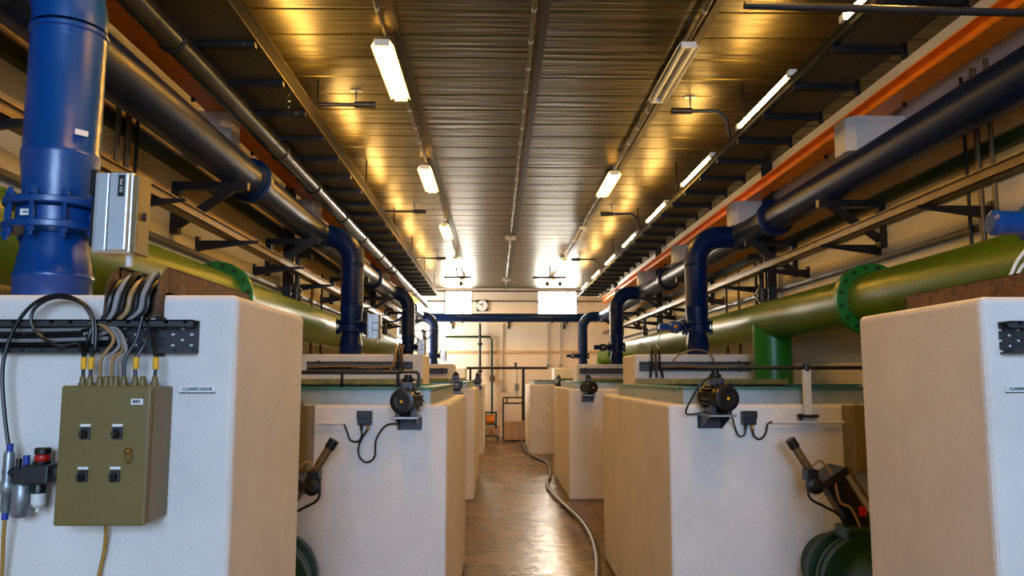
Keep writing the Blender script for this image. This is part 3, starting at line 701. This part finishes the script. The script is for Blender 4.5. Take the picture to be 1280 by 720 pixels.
def cable(pts, r, m, lab, group, sm=True, name='cable', cat='cable'):
    pts = [Vector(p) for p in pts]
    return tag(MB().tube(smooth_path(pts) if sm else pts, r, 8).build(name, m, None, None, tuple(pts[0])), lab, cat, group)
# horizontal cables lying in the left foreground tray
for k, (z, m, dsc, xe) in enumerate(((.098, 'black', 'black cable lowest', -1.11), (.112, 'greycab', 'grey cable', -1.14), (.126, 'black', 'black cable in the middle', -1.10), (.143, 'greycab', 'pale grey cable near the top', -1.09))):
    yy = FY-.022-.004*(k % 2)
    cable([(-2.0, yy, H+z), (-1.7, yy, H+z+.004), (-1.4, yy, H+z-.004), (xe, yy, H+z+.003)], .006, m, dsc + ' in the left foreground tray', 'cables lying in the left tray')
# cables from the tray/channel down into the panel glands
zt = H-.022+.024; W = .242
def gp(g): return Vector((-1.197+W*g, FY-.085, zt))
def A(px, py, d=FY-.035): return at(px, py, d)
cs = [
 (.08, 'black', [A(118, 400, FY-.05), A(110, 425, FY-.06), A(108, 448, FY-.08)], 'black cable with yellow marker entering the leftmost panel gland', True),
 (.165, 'black', [A(119, 400, FY-.06), A(118, 428, FY-.07), A(118, 448, FY-.085)], 'black cable with yellow marker at the second gland from left', True),
 (.28, 'copper', [A(112, 404, FY-.05), A(130, 408, FY-.06), A(142, 425, FY-.07), A(139, 455, FY-.085)], 'tan cable curving down to the control panel', False),
 (.47, 'greycab', [A(130, 405, FY-.05), A(150, 415, FY-.06), A(158, 440, FY-.07), A(157, 460, FY-.085)], 'pale grey cable curving down to the control panel', False),
 (.355, 'greycab', [A(126, 404, FY-.045), A(141, 412, FY-.055), A(149, 432, FY-.065), A(148, 458, FY-.085)], 'thin grey cable between the tan and pale grey ones above the panel', False),
 (.415, 'copper', [A(128, 403, FY-.04), A(146, 411, FY-.05), A(154, 436, FY-.06), A(152, 459, FY-.085)], 'second tan cable close beside the pale grey one above the panel', False),
 (.56, 'black', [A(178, 395, FY-.06), A(170, 425, FY-.07), A(167, 455, FY-.085)], 'black cable dropping straight to the panel middle', False),
 (.69, 'black', [A(187, 395, FY-.05), A(183, 425, FY-.07), A(181, 450, FY-.085)], 'black cable with yellow marker right of the panel middle', True),
 (.92, 'black', [A(189, 405, FY-.05), A(192, 430, FY-.07), A(200, 450, FY-.085)], 'black cable with yellow marker at the rightmost panel gland', True)]
for g, m, pts, lab, mark in cs:
    e = gp(g); pts = [Vector(p) for p in pts]; p = pts[:-1] + [e + Vector((0, 0, .05)), e + Vector((0, 0, -.004))]
    o = MB().tube(smooth_path(p), .0052, 8).build('cable', m, None, None, tuple(e)); tag(o, lab, 'cable', 'cables into the foreground panel')
    if mark:
        c = MB().lathe(e+Vector((0, 0, .022)), (p[-2]-p[-1]), [(.0085, 0), (.0085, .034)], 10); c.build('marker_sleeve', 'yellow', o)
# rusty cable channels along the chamber tops
for side, xc in (('left', -1.07), ('right', 1.735)):
    w = .078 if side == 'left' else .06; z0 = TZ; y0, y1 = FY+.02, 3.16
    t = thing('cable_channel', 'rusty brown cable channel lying on top of the %s foreground chamber' % side, 'cable channel', (xc, 2.7, z0), 'rusty cable channels')
    mb = MB().box(xc-w, xc+w, y0, y1, z0, z0+.008).box(xc-w, xc-w+.006, y0, y1, z0, z0+.082).box(xc+w-.006, xc+w, y0, y1, z0, z0+.082).box(xc-w-.0, xc-w+.015, y0, y1, z0+.085, z0+.084).box(xc+w-.015, xc+w, y0, y1, z0+.085, z0+.084)
    mb.build('channel', 'rust', t)
    if side == 'left':
        def fl(x): return [(x, FY+.03, z0+.085), (x, FY-.0, z0+.075), (x, FY-.045, z0+.03), (x, FY-.055, z0-.07), (x, FY-.02, z0-.07), (x, FY-.008, z0-.0), (x, FY+.03, z0+.01)]
        MB().prism(fl(xc-w), (.006, 0, 0)).prism(fl(xc+w-.006), (.006, 0, 0)).box(xc-w, xc+w, FY-.012, FY-.004, z0-.07, z0+.005).build('chute', 'rust', t)
    else:
        MB().box(xc-w, xc+w, y1-.006, y1, z0, z0+.07).build('end_plate', 'rust', t)
for k, (m, dx) in enumerate((('black', -.055), ('greycab', -.036), ('black', -.018), ('copper', .002), ('black', .02), ('greycab', .038), ('black', .055))):
    xc = -1.07+dx; z0 = TZ
    cable([(xc+.01, 3.1, z0+.02), (xc, FY+.12, z0+.03+.012*(k % 2)), (xc, FY+.02, z0+.045+.01*(k % 3)), (xc-.008, FY-.035, z0+.0), (xc-.02, FY-.04, z0-.06), (xc-.045-.01*k, FY-.035, z0-.105), (xc-.09-.012*k, FY-.033, z0-.115-.006*(k % 3))],
          .0085, m, '%s cable from the left in the rusty chute on the left chamber' % ['first', 'second', 'third', 'fourth', 'fifth', 'sixth', 'seventh'][k] , 'cables in the rusty chute')
# black loop
d = FY-.07
cable([A(119, 438, d), A(119, 405, d), A(106, 381, d), A(78, 369, d), A(48, 376, d), A(24, 400, d), A(8, 436, d), A(3, 470, d), A(6, 520, d), A(12, 566, d)], .0055, 'black', 'long black hose looping over the tray down to the air regulator', 'black loops on the left chamber')
d = FY-.08
cable([A(116, 430, d), A(115, 400, d), A(100, 378, d), A(70, 372, d), A(45, 384, d), A(39, 402, d), A(50, 420, d), A(75, 432, d), A(98, 430, d+.02), A(106, 448, d)], .005, 'black', 'short black cable looping in front of the left tray', 'black loops on the left chamber')
cable([A(132, 648, FY-.05), A(132, 670, FY-.03), A(130, 690, FY-.02), A(123, 725, FY-.02), A(118, 790, FY-.02)], .0055, 'ytube', 'amber tube hanging below the foreground control panel', None, name='tube', cat='tube')
# air regulator
rx = at(48, 590, FY-.07)
t = thing('air_regulator', 'air filter regulator with red and black knob on the left chamber', 'air regulator', (rx.x, FY, rx.z-.1))
def PX(px, py): return at(px, py, FY-.07)
a = PX(50, 590)
s_ = (FY-.07)/F
MB().box(a.x-14*s_, a.x+16*s_, a.y-.028, a.y+.03, a.z-14*s_, a.z+10*s_, .006).box(a.x+14*s_, a.x+22*s_, a.y-.01, FY-.002, a.z-6*s_, a.z+6*s_, .003).cyl((a.x-42*s_, a.y, a.z), (a.x+16*s_, a.y, a.z), .014, seg=14).box(a.x-26*s_, a.x-12*s_, a.y-.024, a.y+.024, a.z-16*s_, a.z+6*s_, .005).build('body', 'dgrey', t)
MB().lathe((a.x+2*s_, a.y, a.z+8*s_), (0, 0, 1), [(.022, 0), (.024, .004), (.024, .012)], 20).build('bonnet', 'black', t)
MB().lathe((a.x+2*s_, a.y, a.z+13*s_), (0, 0, 1), [(.018, 0), (.021, .004), (.021, .016), (.018, .02)], 20).build('lock_ring', 'red', t)
MB().lathe((a.x+2*s_, a.y, a.z+21*s_), (0, 0, 1), [(.019, 0), (.022, .003), (.022, .016), (.019, .019)], 20).build('knob', 'black', t)
MB().lathe((a.x-20*s_, a.y, a.z-12*s_), (0, 0, -1), [(.022, 0), (.026, .006), (.026, .088), (.02, .096)], 22).build('filter_bowl', 'steel', t)
MB().lathe((a.x+0*s_, a.y, a.z-12*s_), (0, 0, -1), [(.016, 0), (.02, .01), (.02, .03)], 18).build('collar', 'black', t)
MB().lathe((a.x+0*s_, a.y, a.z-25*s_), (0, 0, -1), [(.019, 0), (.019, .03), (.012, .038), (.006, .042), (.006, .052)], 18).build('drain_bowl', 'white', t)
MB().lathe((a.x-38*s_, a.y, a.z-48*s_), (0, 0, 1), [(.011, 0), (.014, .01), (.014, .05), (.018, .055), (.018, .085), (.015, .09), (.015, .16), (.012, .17)], 16).build('inlet_stack', 'steel', t)
for u, z0, z1 in ((-38, 22, 34), (-38, -56, -46), (-17, 4, 20)): MB().cyl((a.x+u*s_, a.y, a.z+z0*s_), (a.x+u*s_, a.y, a.z+z1*s_), .009, seg=12).build('push_fitting', 'blueplastic', t)
MB().cyl((a.x-26*s_, a.y, a.z+4*s_), (a.x-26*s_, a.y, a.z+16*s_), .008, seg=10).build('plug', 'black', t)
q = Vector((a.x-38*s_, a.y, a.z-54*s_))
cable([q, q+Vector((-.006, .01, -.06)), q+Vector((-.015, .03, -.16)), q+Vector((-.02, .04, -.4))], .0055, 'ytube', 'amber tube hanging below the air regulator', None, name='tube', cat='tube')
# white cables at the right actuator
for k, (p, q2) in enumerate((((1262, 346), (1281, 316)), ((1270, 346), (1284, 330)))):
    a0 = at(p[0], p[1], 2.66); b0 = at(q2[0], q2[1], 2.72)
    cable([Vector((1.735+.02*k, 2.9, TZ+.02)), a0 + Vector((0, .04, -.02)), (a0+b0)/2+Vector((0, 0, .012)), b0+Vector((.02, 0, .03)), b0 + Vector((.06, 0, .08))], .006, 'white', 'white cable rising from the right rusty channel, %s one' % ('left' if k == 0 else 'right'), 'white cables at the right edge')

# cables at the second chambers
cable([at(840, 453, 8.34), at(850, 443, 8.30), at(870, 437, 8.28), at(888, 443, 8.30), at(897, 460, 8.34)], .008, 'copper', 'tan cable arching over the second right tray', None)
for k in range(3):
    x0 = 812+5*k
    cable([at(x0, 433, 8.5)+Vector((0, 0, .01)), at(x0+2, 438, 8.36), at(x0+3, 455, 8.31), at(x0+1+3*k, 472, 8.33)], .012, ['blackpaint', 'rust', 'black'][k], '%s cable over the front of the second right chamber' % ['left', 'middle', 'right'][k], 'cables over the second right chamber')
for k in range(3):
    x0 = 494+4*k
    cable([at(x0+2, 433, 8.5)+Vector((0, 0, .01)), at(x0, 440, 8.36), at(x0, 450, 8.31), at(x0-6+4*k, 462, 8.31)], .014, ['copper', 'blackpaint', 'rust'][k], '%s cable over the front of the second left chamber' % ['left', 'middle', 'right'][k], 'cables over the second left chamber')
for k, m in enumerate(('black', 'copper', 'greycab')):
    z = H+.09+.022*k
    cable([(-1.98, 8.36, z), (-1.6, 8.36, z+.008), (-1.35, 8.36, z-.006), (-1.08, 8.36, z+.004)], .009, m, '%s cable lying in the second left tray' % ['black', 'tan', 'grey'][k], 'cables in the second left tray')
    cable([(1.75, 8.36, z), (2.0, 8.36, z+.006), (2.3, 8.36, z-.006), (2.65, 8.36, z+.004)], .009, m, '%s cable lying in the second right tray' % ['black', 'tan', 'grey'][k], 'cables in the second right tray')

# ------------------------------------------------------------------ motors on shelves on the tank fronts
def motor(side, i, px, pz, yface, turn, r, lab):
    """small black electric motor standing on a bracket bolted to the tank front; fan cover faces the camera"""
    t = thing('electric_motor', lab, 'motor', (px, yface, pz-r*1.35), 'motors on the tank fronts')
    ax = Vector((math.sin(turn), -math.cos(turn), 0)); c = Vector((px, yface-.15, pz)); L = .25*r/.085
    c = Vector((px, yface-.035-L*.62, pz))
    b0 = c - ax*L*.45; sd = Vector((ax.y, -ax.x, 0))
    body = MB().lathe(b0, ax, [(r*.7, 0), (r*.8, .01), (r*.8, L*.62), (r*.7, L*.63)], 28)
    body.build('housing', 'black', t)
    fins = MB()
    for k in range(18):
        q = 2*PI*k/18
        e = (sd*math.cos(q)+Vector((0, 0, 1))*math.sin(q)); w = ax.cross(e)*.0035
        p = b0 + ax*.015 + e*r*.74
        fins.prism([p-w, p+w, p+w+e*r*.32, p-w+e*r*.32], ax*L*.56)
    fins.build('cooling_fins', 'black', t)
    fc = MB().lathe(b0+ax*L*.63, ax, [(r*.82, 0), (r*.95, .006), (r*.95, L*.22), (r*.88, L*.30), (r*.55, L*.33), (r*.5, L*.325), (r*.2, L*.33)], 32).build('fan_cover', 'black', t)
    MB().lathe(b0+ax*L*.955, ax, [(r*.11, 0), (r*.11, .005), (r*.05, .007)], 14).build('hub_cap', 'yellow', fc)
    # flange and gear head behind
    MB().lathe(b0, -ax, [(r*.85, 0), (r*.85, .02), (r*.5, .022), (r*.45, .05)], 24).build('end_shield', 'black', t)
    # terminal box with loop handle
    q = c + Vector((0, 0, r*.9)) - ax*L*.12
    tb = MB().box(q.x-r*.5, q.x+r*.5, q.y-r*.55, q.y+r*.5, q.z-r*.2, q.z+r*.55, .006).lathe((q.x, q.y, q.z+r*.55), (0, 0, 1), [(r*.42, 0), (r*.46, .006), (r*.46, r*.2), (r*.3, r*.28), (r*.26, r*.5)], 16).build('terminal_box', 'black', t)
    h0 = q + Vector((0, 0, r*.1))
    if side == 'left' and i == 0:
        MB().tube(smooth_path([h0+Vector((-r*.75, 0, 0)), h0+Vector((-r*.78, 0, r*.9)), h0+Vector((-r*.5, 0, r*1.15)), h0+Vector((r*.5, 0, r*1.15)), h0+Vector((r*.78, 0, r*.9)), h0+Vector((r*.75, 0, 0))], 6), r*.12, 8).build('lifting_loop', 'black', t)
    elif i == 0:
        MB().tube(smooth_path([h0+Vector((-r*.2, 0, r*.5)), h0+Vector((-r*.6, -.02, r*.4)), h0+Vector((-r*1.3, -.03, -r*.2)), h0+Vector((-r*2.1, .02, -r*1.9)), h0+Vector((-r*1.6, .05, -r*2.2)), h0+Vector((-r*.5, .05, -r*1.95))], 6), r*.07, 8).build('supply_cable', 'black', t)
    zb = pz-r*1.12
    for e in (-1, 1):
        p = c + sd*r*.6*e; MB().box(p.x-.012, p.x+.012, p.y-L*.3, p.y+L*.3, zb, pz-r*.5).build('foot', 'black', t)
    w = r*.95
    sh = MB().box(px-w, px+w, yface-.035-L*1.05, yface-.002, zb-.012, zb, .002).build('shelf', 'steel', t)
    g = MB()
    for e in (-1, 1):
        x = px+e*w*.8
        g.prism([(x-.003, yface-.002, zb-.012), (x-.003, yface-L*.95, zb-.012), (x-.003, yface-.02, zb-r*1.15), (x-.003, yface-.002, zb-r*1.15)], (.006, 0, 0))
    g.box(px-w, px+w, yface-.006, yface-.001, zb-r*1.15, zb-.012); g.build('gussets', 'dgrey', sh)
    return t
motor('left', 0, at(508, 500, 4.25).x, H-.125, LOW[0][0], -.15, .072, 'black electric motor on a shelf on the near left tank')
motor('right', 0, at(898, 497, 4.25).x, H-.11, LOW[0][0], .2, .076, 'black electric motor on a shelf on the near right tank')
motor('left', 1, at(570, 480, 10.4).x, H-.09, LOW[1][0], .1, .085, 'black electric motor on the middle left tank')
motor('right', 1, at(736, 487, 10.4).x, H-.13, LOW[1][0], .3, .085, 'black electric motor on the middle right tank')
motor('left', 2, at(597, 476, 16.5).x, H-.06, LOW[2][0], .1, .085, 'small black motor on the farthest left tank')
motor('right', 2, at(699, 480, 16.5).x, H-.11, LOW[2][0], .2, .085, 'small black motor on the farthest right tank')
LF = LOW[0][0]
for side, px in (('left', 456), ('right', 936)):
    c = at(px, 523, LF-.03)
    t = thing('junction_box', 'small black junction box on the near %s tank front' % side, 'junction box', (c.x, LF, c.z-.04), 'black junction boxes')
    MB().box(c.x-.038, c.x+.038, LF-.05, LF-.001, c.z-.035, c.z+.04, .004).build('box', 'black', t)
    MB().box(c.x-.041, c.x+.041, LF-.058, LF-.05, c.z+.0, c.z+.043, .003).build('lid', 'black', t)
    for e in (-.018, .018): MB().cyl((c.x+e, LF-.028, c.z-.034), (c.x+e, LF-.028, c.z-.06), .009, seg=10).build('gland', 'black' if e < 0 else 'brass', t)
    sg = 1 if side == 'left' else -1
    def J(x, y): return at(x, y, LF-.028)
    if side == 'left':
        cable([J(430, 530), J(434, 540), J(438, 550), J(447, 552), J(452, 545), (c.x-.018, LF-.028, c.z-.055)], .0055, 'black', 'black cable looping into the left junction box', 'cables at the left junction box')
        cable([(c.x+.018, LF-.028, c.z-.055), J(449, 555), J(449, 570), J(458, 578), J(468, 571), J(470, 550), J(479, 535), J(488, 530), at(498, 530, LF-.08)], .0055, 'black', 'black cable looping from the left junction box to the motor', 'cables at the left junction box')
        cc = ((395, 529), (430, 529)); lb = 'white conduit pipe left of the left junction box'
    else:
        cable([at(915, 520, LF-.12), J(919, 535), J(924, 545), J(931, 543), (c.x-.018, LF-.028, c.z-.055)], .0055, 'black', 'black cable looping from the motor to the right junction box', 'cables at the right junction box')
        cable([(c.x+.018, LF-.028, c.z-.055), J(943, 545), J(950, 549), J(957, 542), J(960, 530), J(966, 527)], .0055, 'black', 'black cable looping out of the right junction box', 'cables at the right junction box')
        cc = ((965, 528), (1060, 528)); lb = 'white conduit pipe right of the right junction box'
    a0, b0 = J(*cc[0]), J(*cc[1])
    mb = MB().cyl(a0, b0, .009, seg=12); mb.box((a0.x+b0.x)/2-.01, (a0.x+b0.x)/2+.01, LF-.03, LF-.001, a0.z-.012, a0.z+.012)
    tag(mb.build('conduit', 'white', None, None, tuple(a0)), lb, 'conduit')
# thin guard rails
p = at(1010, 517, LF-.03); zt = H+.055
t = thing('guard_rail', 'thin dark rail on a white post at the near right tank', 'rail', (p.x, LF, p.z))
MB().box(p.x-.02, p.x+.02, LF-.045, LF-.015, H-.21, zt-.01, .002).build('post', 'white', t)
MB().box(p.x-.055, p.x+.055, LF-.05, LF-.001, H-.222, H-.205, .003).box(p.x-.055, p.x-.04, LF-.05, LF-.03, H-.235, H-.2).build('foot', 'dgrey', t)
MB().cyl((1.30, LF-.03, zt-.0), (2.6, LF-.03, zt+.0), .011, seg=10).build('rod', 'blackpaint', t)
MB().cyl((p.x, LF-.03, zt-.02), (p.x, LF-.03, zt+.022), .02, seg=12).build('cap', 'dgrey', t)
t = thing('guard_rail', 'thin dark rail with clips above the near left tank rim', 'rail', (-.9, LF+.1, 1.545))
MB().cyl((-2.2, LF+.1, H+.03), (-.55, LF+.1, H+.03), .011, seg=10).build('rod', 'blackpaint', t)
for x in (-1.75, -.88, -.56): MB().cyl((x, LF+.1, 1.544), (x, LF+.1, H+.03), .009, seg=8).build('post', 'blackpaint', t)

# ------------------------------------------------------------------ inclined pneumatic valves in the gaps
for side in ('right', 'left'):
    s = 1 if side == 'right' else -1; mid = .352
    def X(v): return v if side == 'right' else 2*mid - v
    yv = 4.14; cx, cz = X(1.85), .58
    t = thing('pneumatic_valve', 'green valve with slanted black cylinder behind the %s foreground chamber' % side, 'valve', (cx, yv, cz), 'slanted pneumatic valves')
    MB().cyl((cx, 3.18, cz), (cx, 4.43, cz), .17, seg=32).build('pipe_stub', 'dgreen', t)
    MB().lathe((cx, yv-.17, cz), (0, 1, 0), [(.17, 0), (.235, .004), (.235, .05), (.2, .055), (.2, .09), (.225, .095), (.225, .125), (.2, .13), (.2, .19), (.235, .195), (.235, .24), (.17, .244)], 40).build('valve_body', 'dgreen', t)
    top = Vector((X(1.545), yv, 1.27)); low = Vector((X(1.82), yv, .82)); d = (low-top).normalized(); sd = Vector((-d.z, 0, d.x))*s
    def Q(a, b=0): return top + d*a + sd*b
    MB().cyl(Q(0.03), Q(.30), .022, seg=16).build('piston_rod', 'brownrod', t)
    MB().cyl(Q(-.01), Q(.04), .027, seg=16).build('rod_cap', 'black', t)
    sg = 1
    cyl = MB().cyl(Q(.25, .075), Q(.60, .075), .066, seg=24).box(-.1, .1, -.075, .075, -.02, .02, .004, 2, Matrix.Translation(Q(.25, .065)) @ d.to_track_quat('Z', 'Y').to_matrix().to_4x4()).box(-.1, .1, -.075, .075, -.02, .02, .004, 2, Matrix.Translation(Q(.60, .065)) @ d.to_track_quat('Z', 'Y').to_matrix().to_4x4()).build('air_cylinder', 'black', t)
    for e in (-.01, .16): MB().cyl(Q(.24, e)+Vector((0, -.06, 0)), Q(.63, e)+Vector((0, -.06, 0)), .009, seg=10).build('tie_rod', 'brownrod', cyl)
    p = Q(.47, .10)+Vector((0, -.064, 0)); MB().box(p.x-.02, p.x+.02, p.y-.002, p.y+.002, p.z-.025, p.z+.025).build('warning_sticker', 'red', cyl)
    MB().box(cx-.09, cx+.09, yv-.14, yv+.02, cz+.20, cz+.27, .01).build('yoke', 'dgreen', t)
    so = MB().lathe(Q(.23, -.045)+Vector((0, -.05, 0)), (0, -1, 0), [(.035, 0), (.04, .01), (.04, .05), (.02, .06)], 16).box(Q(.2, -.02).x-.03, Q(.2, -.02).x+.03, yv-.06, yv+.02, Q(.2).z-.03, Q(.2).z+.03, .005).build('solenoid', 'black', t)
    y_ = yv-.09
    for k, (m, pts) in enumerate((('copper', [Q(.14, .0), Q(.14, .05), Q(.24, .06), Q(.36, .02), Q(.42, .05), Q(.54, .03), Q(.62, -.02)]), ('black', [Q(.17, -.05), Q(.26, -.10), Q(.34, -.06), Q(.42, -.02), Q(.56, -.02)]))):
        MB().tube(smooth_path([p+Vector((0, -.09, 0)) for p in pts]), .007, 8).build('air_hose', m, t)

# ------------------------------------------------------------------ hose on the floor
pts = [at_z(px, py, .028) for px, py in ((638, 537), (646, 541), (651, 549), (653, 556), (657, 563), (667, 570), (682, 577), (687, 583), (688, 595), (684, 603), (688, 614), (703, 629), (724, 648), (738, 668), (746, 692), (747, 722), (746, 780))]
t = thing('hose', 'long grey hose snaking along the aisle floor on the right', 'hose', (pts[4].x, pts[4].y, 0))
MB().tube(smooth_path(pts, 8), .028, 12).build('hose_line', 'hose', t)
MB().cyl(pts[0]+Vector((0, .12, .0)), pts[0], .04, seg=14).build('coupling', 'dgrey', t)

# ------------------------------------------------------------------ end wall equipment
def E(px, py, y=YE): return at(px, py, y)
c = E(603, 382, YE-.03)
t = thing('wall_clock', 'round white clock in a dark square frame on the end wall', 'clock', (c.x, YE, c.z))
MB().box(c.x-.16, c.x+.16, YE-.03, YE-.001, c.z-.16, c.z+.16, .006).build('case', 'dgrey', t)
fc = MB().lathe((c.x, YE-.03, c.z), (0, -1, 0), [(.15, 0), (.15, .012), (.14, .016)], 32).build('dial', 'label', t)
MB().box(c.x-.007, c.x+.007, YE-.05, YE-.047, c.z-.01, c.z+.075).box(c.x-.01, c.x+.01, YE-.053, YE-.05, c.z-.01, c.z+.11, 0, 2, Matrix.Translation((c.x, 0, c.z)) @ Matrix.Rotation(-1.1, 4, 'Y') @ Matrix.Translation((-c.x, 0, -c.z))).build('hands', 'ink', fc)
yy = YE-.08
p = [E(557, 421, yy), E(612, 421, yy), E(615, 424, yy), E(615, 522, yy)]
t = thing('wall_pipe', 'green pipe turning down the middle of the end wall', 'pipe', tuple(p[1]), 'end wall pipes')
MB().tube(p, .03, 12).build('pipe_run', 'dgreen', t)
q = E(615, 473, yy); MB().lathe((q.x, yy, q.z-.09), (0, 0, 1), [(.03, 0), (.07, .03), (.07, .15), (.03, .18)], 14).build('valve', 'rust', t)
yy = YE-.14
p = [E(600, 404, yy), E(600, 472, yy)]
t = thing('wall_pipe', 'dark vertical pipe with couplings left of centre on the end wall', 'pipe', tuple(p[0]), 'end wall pipes')
MB().tube(p, .035, 12).build('pipe_run', 'blackpaint', t)
for py in (430, 464): q = E(600, py, yy); MB().lathe((q.x, yy, q.z-.04), (0, 0, 1), [(.035, 0), (.075, .02), (.075, .06), (.035, .08)], 14).build('coupling', 'blackpaint', t)
for px, lab in ((629, 'thin grey conduit on the end wall right of the green pipe'), (685, 'thin grey conduit under the right end window'), (701, 'thin grey conduit at the right end of the end wall')):
    a0 = E(px, 404, YE-.02); b0 = E(px, 486 if px == 629 else 455, YE-.02)
    mb = MB().cyl(a0, b0, .012, seg=8).box(b0.x-.05, b0.x+.05, YE-.05, YE-.001, b0.z-.08, b0.z, .01)
    tag(mb.build('conduit', 'grey', None, None, tuple(b0)), lab, 'conduit', 'end wall conduits')
# rail / pipe on a post in front of the end wall
yr = 20.75; a0, b0 = E(583, 460, yr), E(685, 460, yr); q = E(654, 460, yr)
t = thing('pipe_stand', 'black horizontal pipe on a post in front of the end wall', 'pipe', (q.x, yr, 0))
MB().cyl(a0, b0, .035, seg=14).build('pipe_run', 'blackpaint', t)
MB().cyl((q.x, yr, 0), (q.x, yr, a0.z), .04, seg=12).box(q.x-.1, q.x+.1, yr-.1, yr+.1, 0, .02).build('post', 'blackpaint', t)
q2 = E(588, 460, yr); MB().cyl((q2.x, yr, a0.z), (q2.x, yr, .7), .03, seg=12).build('post', 'blackpaint', t)
MB().lathe((q.x-.2, yr, a0.z+.03), (0, 0, 1), [(.03, 0), (.03, .08), (.05, .085), (.05, .11)], 12).build('tap', 'blackpaint', t)
# dosing stand with gauge and gate
ys = 21.2; q = E(646, 500, ys)
t = thing('pump_stand', 'black pipe frame with grey pressure gauge before the end wall', 'stand', (q.x, ys, 0))
l, r_ = E(629, 497, ys), E(653, 497, ys)
zu, zl = E(640, 497, ys).z, E(640, 504, ys).z
mb = MB()
for z in (zu, zl): mb.cyl((l.x, ys, z), (r_.x, ys, z), .02, seg=10)
for x in (l.x, l.x+.1, r_.x): mb.cyl((x, ys, 0 if x != l.x+.1 else zl), (x, ys, zu), .02, seg=10)
mb.build('frame', 'blackpaint', t)
g = E(646, 484, ys); MB().box(g.x-.06, g.x+.06, ys-.05, ys+.05, g.z-.10, g.z+.10, .02).build('gauge', 'grey', t)
MB().cyl((g.x, ys, g.z-.1), (g.x, ys, zu), .015, seg=8).cyl((g.x, ys, g.z+.1), (g.x, ys, g.z+.5), .012, seg=8).build('gauge_pipe', 'grey', t)
o = E(643, 540, 20.3)
t = thing('cabinet', 'low orange steel cabinet standing at the end of the aisle', 'cabinet', (o.x, 20.4, 0))
MB().box(o.x-.26, o.x+.26, 20.15, 20.55, .03, .47, .01).build('body', 'tan', t)
MB().box(o.x-.27, o.x+.27, 20.13, 20.57, .47, .49, .004).build('top', 'tan', t)
MB().box(o.x+.12, o.x+.125, 20.145, 20.151, .04, .46).box(o.x-.26, o.x+.26, 20.15, 20.55, 0, .035).build('door_gap', 'blackpaint', t)
g = E(612, 530, 20.5)
t = thing('pump_set', 'green framed pump with orange motor at the end of the aisle', 'pump', (g.x+.1, 20.5, 0))
x0 = g.x-.14
mb = MB()
for (a, b, c0, d0) in ((x0, x0+.05, 0, .72), (x0+.28, x0+.33, .3, .72), (x0, x0+.33, .68, .73), (x0, x0+.33, .38, .42), (x0-.1, x0+.38, .08, .13)): mb.box(a, b, 20.45, 20.5, c0, d0)
for x in (x0-.09, x0+.33): mb.box(x, x+.05, 20.4, 20.6, 0, .1)
mb.build('frame', 'dgreen', t)
MB().lathe((x0+.05, 20.55, .53), (1, 0, 0), [(.1, 0), (.12, .02), (.12, .2), (.09, .22)], 20).build('motor', 'orange', t)
MB().box(x0+.06, x0+.40, 20.46, 20.62, .14, .36, .01).build('base_block', 'tan', t)
MB().lathe((x0+.18, 20.4, .1), (0, 0, 1), [(.05, 0), (.05, .1), (.02, .12), (.02, .2)], 14).build('coupling', 'brass', t)

# ------------------------------------------------------------------ light
def area(name, loc, rot, sx, sy, e, col):
    l = bpy.data.lights.new(name, 'AREA'); l.shape = 'RECTANGLE'; l.size = sx; l.size_y = sy; l.energy = e; l.color = col
    o = bpy.data.objects.new(name, l); C.objects.link(o); o.location = loc; o.rotation_euler = rot; o.visible_camera = True; return o
COOL = (.44, .65, 1.0)
area('daylight_front', (.3, YB-.3, 2.9), (PI/2, 0, PI), 2.8, 2.0, 680, COOL).rotation_euler = (-PI/2, 0, PI)
area('daylight_left', (XL-.35, -2.55, 2.15), (0, -PI/2, 0), 2.3, 2.7, 45, COOL)
area('daylight_right', (XR+.35, -2.55, 2.15), (0, PI/2, 0), 2.3, 2.7, 45, COOL)
area('fill_far_left', (XL-.35, 20.4, 2.95), (0, -PI/2, 0), 1.7, 2.2, 700, (1, .93, .84))  # added fill through the hidden opening, brightens the end wall
for k, (a, b, z0, z1) in enumerate(EW):
    o = area('daylight_end_%d' % k, ((a+b)/2, YE+.45, (z0+z1)/2), (-PI/2, 0, 0), (b-a)+.3, (z1-z0)+.3, 600, (1, .93, .80))
w = bpy.data.worlds.new('world'); bpy.context.scene.world = w; w.use_nodes = True
w.node_tree.nodes['Background'].inputs[0].default_value = (.75, .85, 1, 1); w.node_tree.nodes['Background'].inputs[1].default_value = 3.0
sc = bpy.context.scene
sc.view_settings.view_transform = 'Standard'; sc.view_settings.look = 'None'; sc.view_settings.gamma = 1; sc.view_settings.use_curve_mapping = False
sc.view_settings.exposure = -0.55
for o in bpy.data.objects:
    if '_o' in o: del o['_o']
